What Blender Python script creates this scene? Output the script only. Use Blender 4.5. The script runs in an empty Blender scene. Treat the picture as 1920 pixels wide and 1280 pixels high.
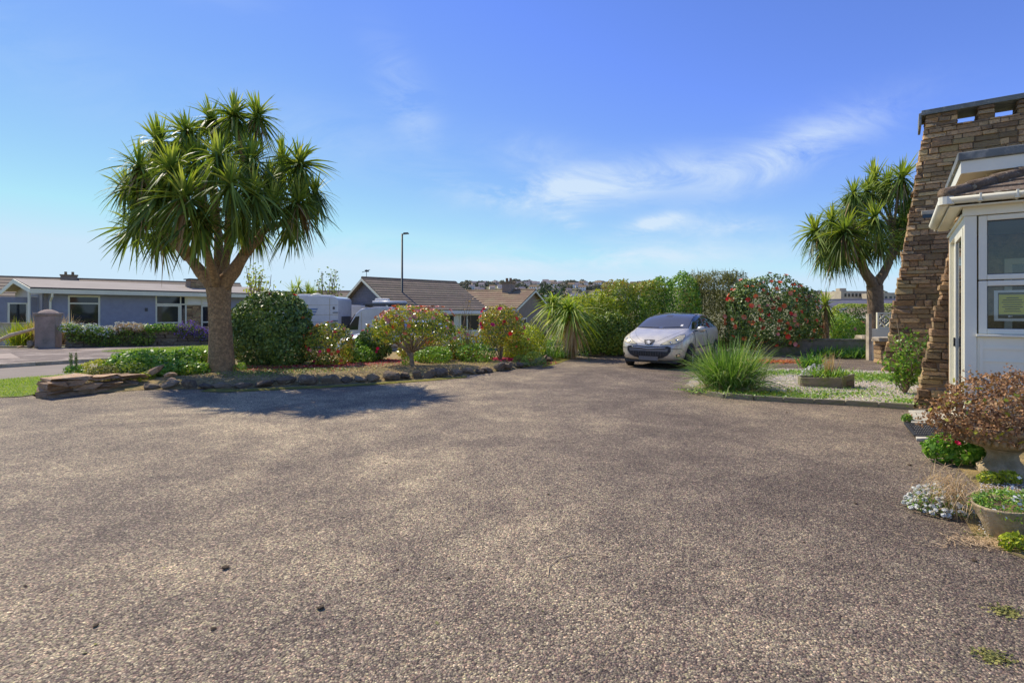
import bpy, bmesh, math, random
import numpy as np
from mathutils import Vector, Matrix
from mathutils.bvhtree import BVHTree
from mathutils import noise as mnoise
random.seed(7); rng = np.random.default_rng(7)
R = math.radians
scene = bpy.context.scene
C = scene.collection

# ---------------------------------------------------------------- camera
H = 1.5
cam_d = bpy.data.cameras.new('camera'); cam = bpy.data.objects.new('camera', cam_d); C.objects.link(cam)
cam.location = (0, 0, H); cam.rotation_euler = (R(90), 0, 0)
cam_d.sensor_width = 36; cam_d.lens = 18.75; cam_d.shift_y = -55/1920
cam_d.clip_start = .05; cam_d.clip_end = 3000
scene.camera = cam

# ---------------------------------------------------------------- sky and sun
SUN_DIR = Vector((.74, -.67, 0)).normalized()      # the way the light travels over the ground
ELEV = R(48)
sun_d = bpy.data.lights.new('sun', 'SUN'); sun_d.energy = 2.2; sun_d.angle = R(.55); sun_d.color = (1, .90, .75)
sun = bpy.data.objects.new('sun', sun_d); C.objects.link(sun)
light_dir = Vector((SUN_DIR.x*math.cos(ELEV), SUN_DIR.y*math.cos(ELEV), -math.sin(ELEV)))
sun.rotation_euler = light_dir.to_track_quat('-Z', 'Y').to_euler()
sun.location = (-20, 20, 30)

world = bpy.data.worlds.new('World'); scene.world = world; world.use_nodes = True
wt = world.node_tree; wt.nodes.clear()
def wn(t, **k):
    n = wt.nodes.new(t)
    for a, b in k.items(): setattr(n, a, b)
    return n
def wm(op, a, b=None, c=None, clamp=False):
    n = wn('ShaderNodeMath', operation=op, use_clamp=clamp)
    for i, v in enumerate((a, b, c)):
        if v is None: continue
        if isinstance(v, (int, float)): n.inputs[i].default_value = v
        else: wt.links.new(v, n.inputs[i])
    return n.outputs[0]
sky = wn('ShaderNodeTexSky', sky_type='NISHITA', sun_disc=False, sun_elevation=ELEV,
         sun_rotation=math.atan2(-SUN_DIR.x, -SUN_DIR.y), altitude=0, air_density=.85, dust_density=0.0, ozone_density=2.0)
tint = wn('ShaderNodeMix', data_type='RGBA', blend_type='MULTIPLY'); tint.inputs[0].default_value = 1
wt.links.new(sky.outputs[0], tint.inputs[6]); tint.inputs[7].default_value = (.36, .41, .66, 1)
SKYTINT = tint.inputs[7]
tc = wn('ShaderNodeTexCoord'); sep = wn('ShaderNodeSeparateXYZ'); wt.links.new(tc.outputs['Generated'], sep.inputs[0])
ymag = wm('MAXIMUM', wm('ABSOLUTE', sep.outputs[1]), .05)
gx = wm('DIVIDE', sep.outputs[0], ymag); gz = wm('DIVIDE', sep.outputs[2], ymag)
cmb = wn('ShaderNodeCombineXYZ'); wt.links.new(gx, cmb.inputs[0]); wt.links.new(gz, cmb.inputs[1]); wt.links.new(sep.outputs[1], cmb.inputs[2])
def wnoise(scale, detail, rough, sx, sz, rot, seed):
    mp = wn('ShaderNodeMapping'); wt.links.new(cmb.outputs[0], mp.inputs[0])
    mp.inputs[1].default_value = (seed, seed*.7, seed*.3); mp.inputs[2].default_value = (0, 0, R(rot)); mp.inputs[3].default_value = (sx, sz, .5)
    n = wn('ShaderNodeTexNoise'); n.inputs['Scale'].default_value = scale; n.inputs['Detail'].default_value = detail
    n.inputs['Roughness'].default_value = rough; n.inputs['Distortion'].default_value = .6
    wt.links.new(mp.outputs[0], n.inputs[0]); return n.outputs[0]
wisp = wnoise(4.6, 10, .66, 1.0, 2.6, -14, 3.1)
soft = wnoise(1.6, 5, .5, .8, 2.0, -10, 8.4)
tot = None
# drifts of cirrus: x, z on the sky, half length, half height, tilt, strength
for (bx, bz, sx, sz, rot, k) in [(.22,.25,.16,.030,8,.95),(.50,.29,.12,.032,24,.7),(.09,.21,.08,.022,5,.6),(-.20,.40,.035,.085,28,.38),
        (-.08,.23,.09,.022,-14,.38),(.25,.16,.06,.014,10,.5),(-.31,.13,.10,.018,0,.55),(.1,.105,.5,.030,2,.42),(.05,.29,.1,.03,-8,.3),
        (.64,.36,.14,.04,18,.2),(-.35,.33,.18,.05,-20,.16),(.35,.165,.08,.02,0,.3),(-.9,.48,.3,.06,-25,.12),(.11,.165,.03,.012,-20,.9),(.26,.165,.045,.010,14,.9),(.20,.10,.25,.016,2,.5),(-.05,.085,.14,.012,0,.5),(.42,.16,.06,.012,4,.45),(.03,.235,.10,.014,14,.5),(-.6,.62,.12,.03,-15,.12)]:
    c, s = math.cos(R(rot)), math.sin(R(rot))
    dx = wm('SUBTRACT', gx, bx); dz = wm('SUBTRACT', gz, bz)
    u = wm('DIVIDE', wm('ADD', wm('MULTIPLY', dx, c), wm('MULTIPLY', dz, s)), sx)
    v = wm('DIVIDE', wm('SUBTRACT', wm('MULTIPLY', dz, c), wm('MULTIPLY', dx, s)), sz)
    q = wm('ADD', wm('MULTIPLY', u, u), wm('MULTIPLY', v, v))
    g = wm('MULTIPLY', wm('POWER', 2.718, wm('MULTIPLY', q, -.7)), k)
    tot = g if tot is None else wm('ADD', tot, g)
mask = wm('MULTIPLY', wm('ADD', wm('MULTIPLY', wm('SUBTRACT', wisp, .5), 4.2), .5, None, True), wm('ADD', wm('MULTIPLY', soft, 1.2), .1))
cl = wm('MULTIPLY', wm('MULTIPLY', tot, mask), 1.25)
cl = wm('MINIMUM', wm('MAXIMUM', cl, 0), .8)
CLOUDCOL = (2.2, 2.6, 3.0, 1)
mx = wn('ShaderNodeMix', data_type='RGBA'); wt.links.new(cl, mx.inputs[0]); cap = wn('ShaderNodeMix', data_type='RGBA', blend_type='DARKEN'); cap.inputs[0].default_value = 1; wt.links.new(tint.outputs[2], cap.inputs[6]); cap.inputs[7].default_value = (1.85, 2.45, 2.95, 1)
wt.links.new(cap.outputs[2], mx.inputs[6]); mx.inputs[7].default_value = CLOUDCOL
bg = wn('ShaderNodeBackground'); bg.inputs[1].default_value = .15
wt.links.new(mx.outputs[2], bg.inputs[0]); wo = wn('ShaderNodeOutputWorld'); wt.links.new(bg.outputs[0], wo.inputs[0])
scene.view_settings.view_transform = 'Standard'; scene.view_settings.look = 'None'
scene.view_settings.exposure = 1.12; scene.view_settings.gamma = 1
scene.view_settings.use_curve_mapping = False

# ---------------------------------------------------------------- helpers
def P(x, y, D): return Vector(((x-960)/1000*D, D, H+(585-y)/1000*D))
def G(x, y):
    D = 1500/(y-585); return Vector(((x-960)/1000*D, D, 0))
def gl(pts): return [G(*p) for p in pts]

def link(o, parent=None):
    C.objects.link(o)
    if parent is not None: o.parent = parent
    return o
def tag(o, label=None, cat=None, group=None, kind=None):
    if label: o['label'] = label
    if cat: o['category'] = cat
    if group: o['group'] = group
    if kind: o['kind'] = kind
    return o
def thing(name, label, cat, loc=(0, 0, 0), rz=0, group=None):
    o = bpy.data.objects.new(name, None); C.objects.link(o); o.location = loc; o.rotation_euler = (0, 0, rz)
    o.empty_display_size = .1
    return tag(o, label, cat, group)

class MB:
    def __init__(s): s.v = []; s.f = []; s.m = []
    def add(s, vs, fs, mi=0):
        b = len(s.v); s.v += [tuple(v) for v in vs]; s.f += [tuple(b+i for i in f) for f in fs]; s.m += [mi]*len(fs); return s
    def box(s, x0, x1, y0, y1, z0, z1, mi=0):
        return s.add([(x0,y0,z0),(x1,y0,z0),(x1,y1,z0),(x0,y1,z0),(x0,y0,z1),(x1,y0,z1),(x1,y1,z1),(x0,y1,z1)],
              [(0,3,2,1),(4,5,6,7),(0,1,5,4),(1,2,6,5),(2,3,7,6),(3,0,4,7)], mi)
    def obox(s, c, size, M, mi=0):
        hx, hy, hz = [q/2 for q in size]; c = Vector(c)
        vs = [c + M @ Vector(p) for p in [(-hx,-hy,-hz),(hx,-hy,-hz),(hx,hy,-hz),(-hx,hy,-hz),(-hx,-hy,hz),(hx,-hy,hz),(hx,hy,hz),(-hx,hy,hz)]]
        return s.add(vs, [(0,3,2,1),(4,5,6,7),(0,1,5,4),(1,2,6,5),(2,3,7,6),(3,0,4,7)], mi)
    def prism(s, pts, vec, mi=0):
        n = len(pts); vec = Vector(vec); a = [Vector(p) for p in pts]; b = [p+vec for p in a]
        fs = [tuple(range(n-1, -1, -1)), tuple(range(n, 2*n))] + [(i, (i+1) % n, n+(i+1) % n, n+i) for i in range(n)]
        return s.add(a+b, fs, mi)
    def poly(s, pts, mi=0): return s.add(pts, [tuple(range(len(pts)))], mi)
    def bar(s, a, b, w, h=None, mi=0):
        a, b = Vector(a), Vector(b); d = b-a; L = d.length
        if L < 1e-6: return s
        q = d.to_track_quat('X', 'Z').to_matrix(); return s.obox((a+b)/2, (L, w, h or w), q, mi)
    def tube(s, pts, rad, n=8, mi=0, cap=True):
        pts = [Vector(p) for p in pts]; k = len(pts)
        if isinstance(rad, (int, float)): rad = [rad]*k
        vs = []; up = Vector((.13, .31, .94))
        for i, p in enumerate(pts):
            d = (pts[min(i+1, k-1)]-pts[max(i-1, 0)]).normalized()
            a = d.cross(up)
            if a.length < .05: a = d.cross(Vector((1, 0, 0)))
            a.normalize(); b = d.cross(a)
            for j in range(n):
                t = 2*math.pi*j/n; vs.append(p + (a*math.cos(t)+b*math.sin(t))*rad[i])
        fs = [(i*n+j, i*n+(j+1) % n, (i+1)*n+(j+1) % n, (i+1)*n+j) for i in range(k-1) for j in range(n)]
        if cap: fs += [tuple(range(n-1, -1, -1)), tuple(range((k-1)*n, k*n))]
        return s.add(vs, fs, mi)
    def lathe(s, prof, n=24, mi=0, c=(0, 0, 0)):
        vs = []
        for r, z in prof:
            for j in range(n):
                t = 2*math.pi*j/n; vs.append((c[0]+r*math.cos(t), c[1]+r*math.sin(t), c[2]+z))
        k = len(prof)
        fs = [(i*n+j, i*n+(j+1) % n, (i+1)*n+(j+1) % n, (i+1)*n+j) for i in range(k-1) for j in range(n)]
        return s.add(vs, fs, mi)
    def mesh(s, name, mats, smooth=False):
        me = bpy.data.meshes.new(name); me.from_pydata(s.v, [], s.f)
        for m in (mats if isinstance(mats, (list, tuple)) else [mats]): me.materials.append(m)
        if len(me.materials) > 1: me.polygons.foreach_set('material_index', s.m)
        if smooth: me.polygons.foreach_set('use_smooth', [True]*len(me.polygons))
        bm = bmesh.new(); bm.from_mesh(me); bmesh.ops.recalc_face_normals(bm, faces=bm.faces); bm.to_mesh(me); bm.free()
        me.update(); return me
    def build(s, name, mats, parent=None, smooth=False, bevel=0, loc=None):
        o = bpy.data.objects.new(name, s.mesh(name, mats, smooth)); link(o, parent)
        if loc is not None: o.location = loc
        if bevel:
            md = o.modifiers.new('bevel', 'BEVEL'); md.width = bevel; md.segments = 2; md.limit_method = 'ANGLE'
        return o

def walls(mb, x0, x1, z0, z1, y0, y1, holes, mi=0):
    xs = sorted({x0, x1, *[h[0] for h in holes], *[h[1] for h in holes]}); zs = sorted({z0, z1, *[h[2] for h in holes], *[h[3] for h in holes]})
    for a, b in zip(xs, xs[1:]):
        run = None
        for c, d in zip(zs, zs[1:]):
            inh = any(h[0] <= (a+b)/2 <= h[1] and h[2] <= (c+d)/2 <= h[3] for h in holes)
            if inh:
                if run: mb.box(a, b, y0, y1, run[0], run[1], mi); run = None
            else: run = (run[0], d) if run else (c, d)
        if run: mb.box(a, b, y0, y1, run[0], run[1], mi)

# ---------------------------------------------------------------- materials
def newmat(name):
    m = bpy.data.materials.new(name); m.use_nodes = True; nt = m.node_tree; nt.nodes.clear()
    out = nt.nodes.new('ShaderNodeOutputMaterial'); b = nt.nodes.new('ShaderNodeBsdfPrincipled'); nt.links.new(b.outputs[0], out.inputs[0])
    return m, nt, b, out
def nn(nt, t, ins=None, **k):
    n = nt.nodes.new(t)
    for a, b in k.items(): setattr(n, a, b)
    for a, v in (ins or {}).items():
        if hasattr(v, 'links') or isinstance(v, bpy.types.NodeSocket): nt.links.new(v, n.inputs[a])
        else: n.inputs[a].default_value = v
    return n
def mixc(nt, f, a, b, bt='MIX'):
    return nn(nt, 'ShaderNodeMix', {0: f, 6: a, 7: b}, data_type='RGBA', blend_type=bt).outputs[2]
def c4(c): return (c[0], c[1], c[2], 1)
def ramp(nt, fac, stops):
    n = nt.nodes.new('ShaderNodeValToRGB'); nt.links.new(fac, n.inputs[0])
    e = n.color_ramp.elements
    while len(e) < len(stops): e.new(.5)
    for i, (p, c) in enumerate(stops): e[i].position = p; e[i].color = c4(c)
    return n.outputs[0]
def pmat(name, col, rough=.85, var=.25, vscale=3, bump=.3, bscale=60, bdist=.01, metal=0, rnd=0, second=None, thr=(.45, .65), sscale=2, coat=0, obj2=None, spec=.5):
    """plain coloured surface: mottled, with fine relief; 'second' a stain colour in patches; rnd varies it from piece to piece"""
    warm = lambda c: (min(.88, c[0]*1.62), min(.84, c[1]*1.50), min(.74, c[2]*1.27)) if c is not None else None
    col, second, obj2 = warm(col), warm(second), warm(obj2)
    m, nt, b, out = newmat(name)
    tc = nn(nt, 'ShaderNodeTexCoord').outputs['Object']
    oi = nn(nt, 'ShaderNodeObjectInfo')
    shift = nn(nt, 'ShaderNodeVectorMath', {0: tc, 1: oi.outputs['Location']}, operation='ADD').outputs[0]
    n1 = nn(nt, 'ShaderNodeTexNoise', {0: shift, 'Scale': vscale, 'Detail': 6, 'Roughness': .6}).outputs[0]
    dark = tuple(max(0, c*(1-var)) for c in col); lite = tuple(c*(1+var) for c in col)
    base = ramp(nt, n1, [(.3, dark), (.7, lite)])
    orand = nn(nt, 'ShaderNodeMath', {0: nn(nt, 'ShaderNodeMath', {0: oi.outputs['Random'], 1: nn(nt, 'ShaderNodeAttribute', attribute_name='prnd').outputs['Fac']}, operation='ADD').outputs[0]}, operation='FRACT').outputs[0]
    if obj2 is not None:
        base = mixc(nt, ramp(nt, nn(nt, 'ShaderNodeMath', {0: nn(nt, 'ShaderNodeMath', {0: orand, 1: 7.31}, operation='MULTIPLY').outputs[0]}, operation='FRACT').outputs[0], [(.35, (0,0,0)), (.75, (1,1,1))]), base, c4(obj2))
        base = mixc(nt, .5, base, ramp(nt, n1, [(.3, dark), (.7, lite)]))
    if second is not None:
        n2 = nn(nt, 'ShaderNodeTexNoise', {0: shift, 'Scale': sscale, 'Detail': 8, 'Roughness': .7}).outputs[0]
        base = mixc(nt, ramp(nt, n2, [(thr[0], (0,0,0)), (thr[1], (1,1,1))]), base, c4(second))
    if rnd:
        mr = nn(nt, 'ShaderNodeMapRange', {0: orand, 3: 1-rnd, 4: 1+rnd}).outputs[0]
        hs = nn(nt, 'ShaderNodeHueSaturation', {'Value': mr, 'Color': base}); base = hs.outputs[0]
    nt.links.new(base, b.inputs['Base Color']); b.inputs['Roughness'].default_value = rough; b.inputs['Metallic'].default_value = metal
    b.inputs['Specular IOR Level'].default_value = spec
    if coat: b.inputs['Coat Weight'].default_value = coat; b.inputs['Coat Roughness'].default_value = .06
    if bump:
        nb = nn(nt, 'ShaderNodeTexNoise', {0: tc, 'Scale': bscale, 'Detail': 5, 'Roughness': .65}).outputs[0]
        bp = nn(nt, 'ShaderNodeBump', {'Strength': bump, 'Distance': bdist, 'Height': nb}); nt.links.new(bp.outputs[0], b.inputs['Normal'])
    return m
def leafmat(name, cols, rough=.45, trans=.3, spec=.4, nscale=1.5):
    """leaf surface: colour runs through 'cols' from leaf to leaf and from one side of the plant to the other"""
    cols = [tuple(min(.85, q*(2.6 if max(c) < .2 else 2.0 if max(c) < .4 else 1.05)) for q in c) for c in cols]
    m, nt, b, out = newmat(name)
    at = nn(nt, 'ShaderNodeAttribute', attribute_name='rnd').outputs['Fac']
    tc = nn(nt, 'ShaderNodeTexCoord').outputs['Object']
    n1 = nn(nt, 'ShaderNodeTexNoise', {0: tc, 'Scale': nscale, 'Detail': 3}).outputs[0]
    oi = nn(nt, 'ShaderNodeObjectInfo').outputs['Random']
    f = nn(nt, 'ShaderNodeMath', {0: at, 1: nn(nt, 'ShaderNodeMath', {0: n1, 1: .5}, operation='SUBTRACT').outputs[0]}, operation='ADD')
    f2 = nn(nt, 'ShaderNodeMath', {0: f.outputs[0], 1: nn(nt, 'ShaderNodeMath', {0: oi, 1: .06}, operation='MULTIPLY').outputs[0]}, operation='ADD').outputs[0]
    n = len(cols); col = ramp(nt, f2, [(.05+.9*i/(n-1), c) for i, c in enumerate(cols)])
    nt.links.new(col, b.inputs['Base Color']); b.inputs['Roughness'].default_value = rough; b.inputs['Specular IOR Level'].default_value = spec
    if trans:
        tr = nn(nt, 'ShaderNodeBsdfTranslucent', {0: mixc(nt, 1.0, col, (1.25, 1.3, .55, 1), 'MULTIPLY')})
        ms = nn(nt, 'ShaderNodeMixShader', {0: trans, 1: b.outputs[0], 2: tr.outputs[0]}); nt.links.new(ms.outputs[0], out.inputs[0])
    return m
def glass_dark(name, col=(.02, .025, .03), rough=.04):
    m, nt, b, out = newmat(name); b.inputs['Base Color'].default_value = c4(col); b.inputs['Roughness'].default_value = rough
    b.inputs['Specular IOR Level'].default_value = .6; b.inputs['IOR'].default_value = 1.5
    tc = nn(nt, 'ShaderNodeTexCoord').outputs['Object']
    nb = nn(nt, 'ShaderNodeTexNoise', {0: tc, 'Scale': .9, 'Detail': 2}).outputs[0]
    bp = nn(nt, 'ShaderNodeBump', {'Strength': .08, 'Distance': .05, 'Height': nb}); nt.links.new(bp.outputs[0], b.inputs['Normal'])
    return m
def glass_clear(name, tintc=(.93, .96, .95), refl=.0):
    m, nt, b, out = newmat(name); nt.nodes.remove(b)
    tr = nn(nt, 'ShaderNodeBsdfTransparent', {0: c4(tintc)}); g = nn(nt, 'ShaderNodeBsdfGlossy', {0: (1, 1, 1, 1), 'Roughness': .02})
    fr = nn(nt, 'ShaderNodeFresnel', {0: 1.5}).outputs[0]
    f = nn(nt, 'ShaderNodeMath', {0: fr, 1: refl}, operation='ADD', use_clamp=True).outputs[0]
    ms = nn(nt, 'ShaderNodeMixShader', {0: f, 1: tr.outputs[0], 2: g.outputs[0]}); nt.links.new(ms.outputs[0], out.inputs[0]); return m

M = {}
M['upvc'] = pmat('white_upvc', (.60, .60, .51), .35, .06, 1.5, .05, 30, .002)
M['white_paint'] = pmat('white_paint', (.56, .56, .48), .5, .06, 1.5, .1, 30, .002)
M['cream'] = pmat('cream_render', (.66, .65, .58), .85, .06, 2, .3, 90, .004)
M['grey_render'] = pmat('blue_grey_render', (.20, .22, .29), .9, .10, 3, .5, 70, .01)
M['grey_render2'] = pmat('grey_gable_render', (.33, .33, .36), .9, .12, 3, .5, 70, .01)
M['slate_clad'] = pmat('slate_cladding', (.10, .105, .14), .7, .15, 4, .2, 50, .004)
M['felt'] = pmat('grey_roof_felt', (.22, .205, .19), .9, .10, 1.2, .3, 60, .006)
M['felt_dark'] = pmat('dark_roof_edge', (.035, .038, .045), .8, .2, 3)
M['lead'] = pmat('weathered_lead', (.10, .115, .12), .6, .3, 3, .5, 20, .01, second=(.2, .21, .2), thr=(.5, .62), sscale=5)
M['tile'] = pmat('brown_roof_tile', (.135, .108, .085), .85, .22, 2.5, .6, 24, .02, rnd=.12, second=(.12, .105, .075), sscale=1.5)
M['tile_red'] = pmat('russet_roof_tile', (.17, .115, .075), .85, .22, 2.5, .6, 24, .02, rnd=.12, second=(.20, .17, .10), sscale=1.2)
M['brown_render'] = pmat('brown_render', (.20, .165, .14), .9, .12, 3, .4, 60, .01)
M['dark_glass'] = glass_dark('window_glass')
M['clear_glass'] = glass_clear('porch_glass')
M['metal_dark'] = pmat('dark_painted_metal', (.06, .065, .075), .45, .15, 8, 0, metal=.3)
M['metal_grey'] = pmat('galvanised_post', (.05, .06, .06), .5, .15, 8, 0, metal=.5)
M['tyre'] = pmat('tyre_rubber', (.018, .018, .018), .8, .2, 10, 0)
M['black_plastic'] = pmat('black_plastic', (.02, .021, .023), .5, .2, 10, 0)
M['mortar'] = pmat('stone_mortar', (.16, .13, .10), .95, .2, 8, .5, 60)
M['fin_stone'] = pmat('killas_stone', (.26, .175, .10), .9, .40, 7, .9, 30, .02, rnd=.42, obj2=(.46, .34, .18), second=(.13, .09, .06), thr=(.5, .62), sscale=5)
M['fin_stone2'] = pmat('killas_stone_lichened', (.30, .23, .12), .9, .40, 9, .9, 30, .02, rnd=.4, obj2=(.12, .08, .06), second=(.30, .26, .14), thr=(.52, .66), sscale=6)
M['rock'] = pmat('border_rock', (.12, .095, .07), .9, .4, 7, 1, 22, .03, rnd=.35, obj2=(.25, .20, .14), second=(.36, .34, .27), thr=(.58, .66), sscale=5)
M['slab_rock'] = pmat('brown_slab_rock', (.36, .25, .16), .9, .35, 7, 1, 22, .03, rnd=.3, second=(.40, .34, .26), thr=(.5, .65), sscale=5)
M['pillar'] = pmat('granite_pillar', (.27, .215, .19), .9, .25, 6, .7, 50, .02, second=(.13, .12, .10), sscale=3)
M['concrete'] = pmat('weathered_concrete', (.34, .31, .26), .9, .22, 4, .5, 50, .01, rnd=.1, second=(.18, .17, .12), sscale=3)
M['concrete_dark'] = pmat('mossy_concrete', (.17, .155, .12), .9, .3, 5, .6, 50, .01, rnd=.15, second=(.12, .14, .05), sscale=4)
M['urn'] = pmat('cast_stone_urn', (.31, .26, .18), .95, .4, 9, 1, 50, .02, second=(.20, .17, .10), thr=(.45, .65), sscale=7)
M['flag'] = pmat('slate_flagstone', (.30, .31, .29), .85, .15, 3, .4, 30, .01, rnd=.15, second=(.40, .38, .33), sscale=2)
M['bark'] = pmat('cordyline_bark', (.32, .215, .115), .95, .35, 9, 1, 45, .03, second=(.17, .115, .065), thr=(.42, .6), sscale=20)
M['bark_dark'] = pmat('shaded_grey_bark', (.17, .125, .09), .95, .35, 9, 1, 45, .03)  # darkened bark for the second palm, its shade put into the colour
M['twig'] = pmat('shrub_wood', (.19, .15, .11), .9, .3, 12, .6, 60, .01)
M['soil'] = pmat('bare_soil', (.13, .095, .06), .95, .4, 6, .9, 40, .03)
M['driftwood'] = pmat('bleached_wood', (.42, .34, .24), .85, .25, 9, .5, 40, .01)
# ---------------------------------------------------------------- foliage tools
def fast_mesh(name, V, F, mat, rnd=None, per=None, smooth=False):
    """V (n,3), F (m,k) arrays -> mesh with an optional per-face float 'rnd'"""
    me = bpy.data.meshes.new(name); V = np.asarray(V, np.float32); F = np.asarray(F, np.int32); m, k = F.shape
    me.vertices.add(len(V)); me.vertices.foreach_set('co', V.ravel())
    me.loops.add(m*k); me.loops.foreach_set('vertex_index', F.ravel())
    me.polygons.add(m); me.polygons.foreach_set('loop_start', np.arange(0, m*k, k, dtype=np.int32))
    me.update(calc_edges=True)
    if rnd is not None:
        a = me.attributes.new('rnd', 'FLOAT', 'FACE'); a.data.foreach_set('value', np.asarray(rnd, np.float32))
    for q in (mat if isinstance(mat, (list, tuple)) else [mat]): me.materials.append(q)
    if smooth: me.polygons.foreach_set('use_smooth', np.ones(m, bool))
    return me
def norm(a): return a/np.maximum(np.linalg.norm(a, axis=-1, keepdims=True), 1e-9)
def mesh_obj(name, me, parent=None, loc=None, kind=None):
    o = bpy.data.objects.new(name, me); link(o, parent)
    if loc is not None: o.location = loc
    if kind: o['kind'] = kind
    return o
def leaf_mesh(name, c, n, size, mat, aspect=.5, fold=.25, droop=.15, spread=.8, up=.25, rnd=None):
    """folded diamond leaves at centres c, roughly facing n"""
    N = len(c); n = norm(n + rng.normal(0, spread, (N, 3)) + np.array([0, 0, up]))
    d = rng.normal(0, 1, (N, 3)); d = norm(d - n*np.sum(d*n, 1, keepdims=True)); w = np.cross(n, d)
    s = (size*rng.uniform(.65, 1.3, N))[:, None]
    b = c - d*s*.5; t = c + d*s*.5 - n*s*droop; l = c + w*s*aspect*.5 - n*s*fold*.3; r = c - w*s*aspect*.5 - n*s*fold*.3
    V = np.stack([b, l, t, r], 1).reshape(-1, 3); i = np.arange(N)*4
    F = np.stack([np.stack([i, i+2, i+1], 1), np.stack([i, i+3, i+2], 1)], 1).reshape(-1, 3)
    if rnd is None: rnd = rng.uniform(0, 1, N)
    return fast_mesh(name, V, F, mat, np.repeat(rnd, 2))
def lump(d, seed, f=3.0, amp=.12):
    r = np.random.default_rng(seed); o = np.zeros(len(d))
    for k in range(5):
        a = r.normal(0, 1, 3)*f*(1+.6*k); o += np.sin(d @ a + r.uniform(0, 6))/(1+.5*k)
    return 1 + amp*o/2
def blob_pts(blobs, N, seed=1, depth=.16, amp=.12, power=2.0, floor=.02):
    """points in the outer layer of a union of squashed balls (cx,cy,cz,rx,ry,rz); power>2 makes them boxier"""
    area = np.array([(b[3]*b[4]+b[3]*b[5]+b[4]*b[5]) for b in blobs]); cnt = np.maximum(1, (N*1.25*area/area.sum()).astype(int))
    C_, N_ = [], []
    for k, (b, q) in enumerate(zip(blobs, cnt)):
        d = norm(rng.normal(0, 1, (q, 3)))
        dd = d/((np.abs(d)**power).sum(1)**(1/power))[:, None]
        rr = (1 - np.abs(rng.normal(0, depth, q)))*lump(d, seed*31+k, amp=amp); rr = np.maximum(rr, .05)
        p = dd*rr[:, None]*np.array(b[3:6]) + np.array(b[:3])
        keep = p[:, 2] > floor
        for j, o in enumerate(blobs):
            if j != k: keep &= ((((p-np.array(o[:3]))/np.array(o[3:6]))**2).sum(1) > .62)
        C_.append(p[keep]); N_.append(norm(d/np.array(b[3:6]))[keep])
    return np.concatenate(C_), np.concatenate(N_)

def flower_mesh(name, r, mat, petals=9, cup=.45):
    mb = MB()
    for ring, (rr, k, tilt) in enumerate([(1, petals, cup), (.62, max(4, petals-3), cup+.45)]):
        for i in range(k):
            a = 2*math.pi*(i+.5*ring)/k; ca, sa = math.cos(a), math.sin(a); w = rr*r*.42
            def q(u, v, z): return (u*ca-v*sa, u*sa+v*ca, z)
            mb.add([q(.04*r, 0, 0), q(rr*r*.6, -w, rr*r*.28*tilt*2), q(rr*r, 0, rr*r*.5*tilt*2), q(rr*r*.6, w, rr*r*.28*tilt*2)], [(0, 1, 2, 3)])
    return mb.mesh(name, mat)
def petalmat(name, cols):
    m = leafmat(name, cols, .6, .25, .2); return m
M['petal_red'] = pmat('crimson_petal', (.55, .035, .03), .6, .25, 30, 0, rnd=.25, obj2=(.62, .10, .03))
M['petal_pink'] = pmat('pink_petal', (.56, .24, .22), .6, .2, 30, 0, rnd=.15, obj2=(.56, .26, .09))
M['petal_coral'] = pmat('coral_petal', (.62, .17, .06), .6, .25, 30, 0, rnd=.2, obj2=(.58, .07, .05))
M['petal_mag'] = pmat('magenta_petal', (.55, .02, .13), .6, .25, 30, 0, rnd=.2)
FL = {k: [flower_mesh('flower_'+k, 1, M['petal_'+k], 8+i, .35+.2*i) for i in range(3)] for k in ('red', 'pink', 'coral', 'mag')}

def put_flowers(root, blobs, n, kind, r, seed, face=(-.2, -1, .3), zmin=.15, top=0):
    c, nr = blob_pts(blobs, 4000, seed, .02, .1)
    f = norm(np.array(face, float)); ok = (nr @ f > -.15) & (c[:, 2] > zmin); c, nr = c[ok], nr[ok]
    if top:
        w = np.clip((c[:, 2]-c[:, 2].min())/(np.ptp(c[:, 2])+1e-6), 0, 1)**top; w /= w.sum(); idx = rng.choice(len(c), min(n*4, len(c)), False, w)
    else: idx = rng.permutation(len(c))
    got = []
    for i in idx:
        if len(got) >= n: break
        if all((c[i]-c[j]).dot(c[i]-c[j]) > (1.7*r)**2 for j in got): got.append(i)
    for i in got:
        ks = kind if isinstance(kind, str) else random.choice(kind)
        o = bpy.data.objects.new('flower', random.choice(FL[ks])); link(o, root)
        o.location = Vector(c[i]) + Vector(nr[i])*r*.35; d = Vector(nr[i])+Vector((random.gauss(0, .25), random.gauss(0, .25)-.15, random.gauss(0, .25)+.15))
        o.rotation_euler = d.to_track_quat('Z', 'Y').to_euler(); s = r*random.uniform(.75, 1.2); o.scale = (s, s, s*random.uniform(.7, 1.1))

def branches(root, base, tips, r0, r1, name='branch', mid=.45, n=6, wob=.06, separate=False, mat=None):
    mb = MB()
    for t in tips:
        a = Vector(base); b = Vector(t); pts = []
        for k in range(6):
            s = k/5; p = a.lerp(b, s); p.z = a.z + (b.z-a.z)*(s**.75); p += Vector((random.gauss(0, wob), random.gauss(0, wob), 0))*(0 if k in (0,) else 1)*math.sin(math.pi*min(s, .9)); pts.append(p)
        m2 = MB() if separate else mb
        m2.tube(pts, [r0*(1-s/5)+r1*s/5 for s in range(6)], n)
        if separate: m2.build(name, mat or M['twig'], root, True)
    if not separate: mb.build(name, mat or M['twig'], root, True)

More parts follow.
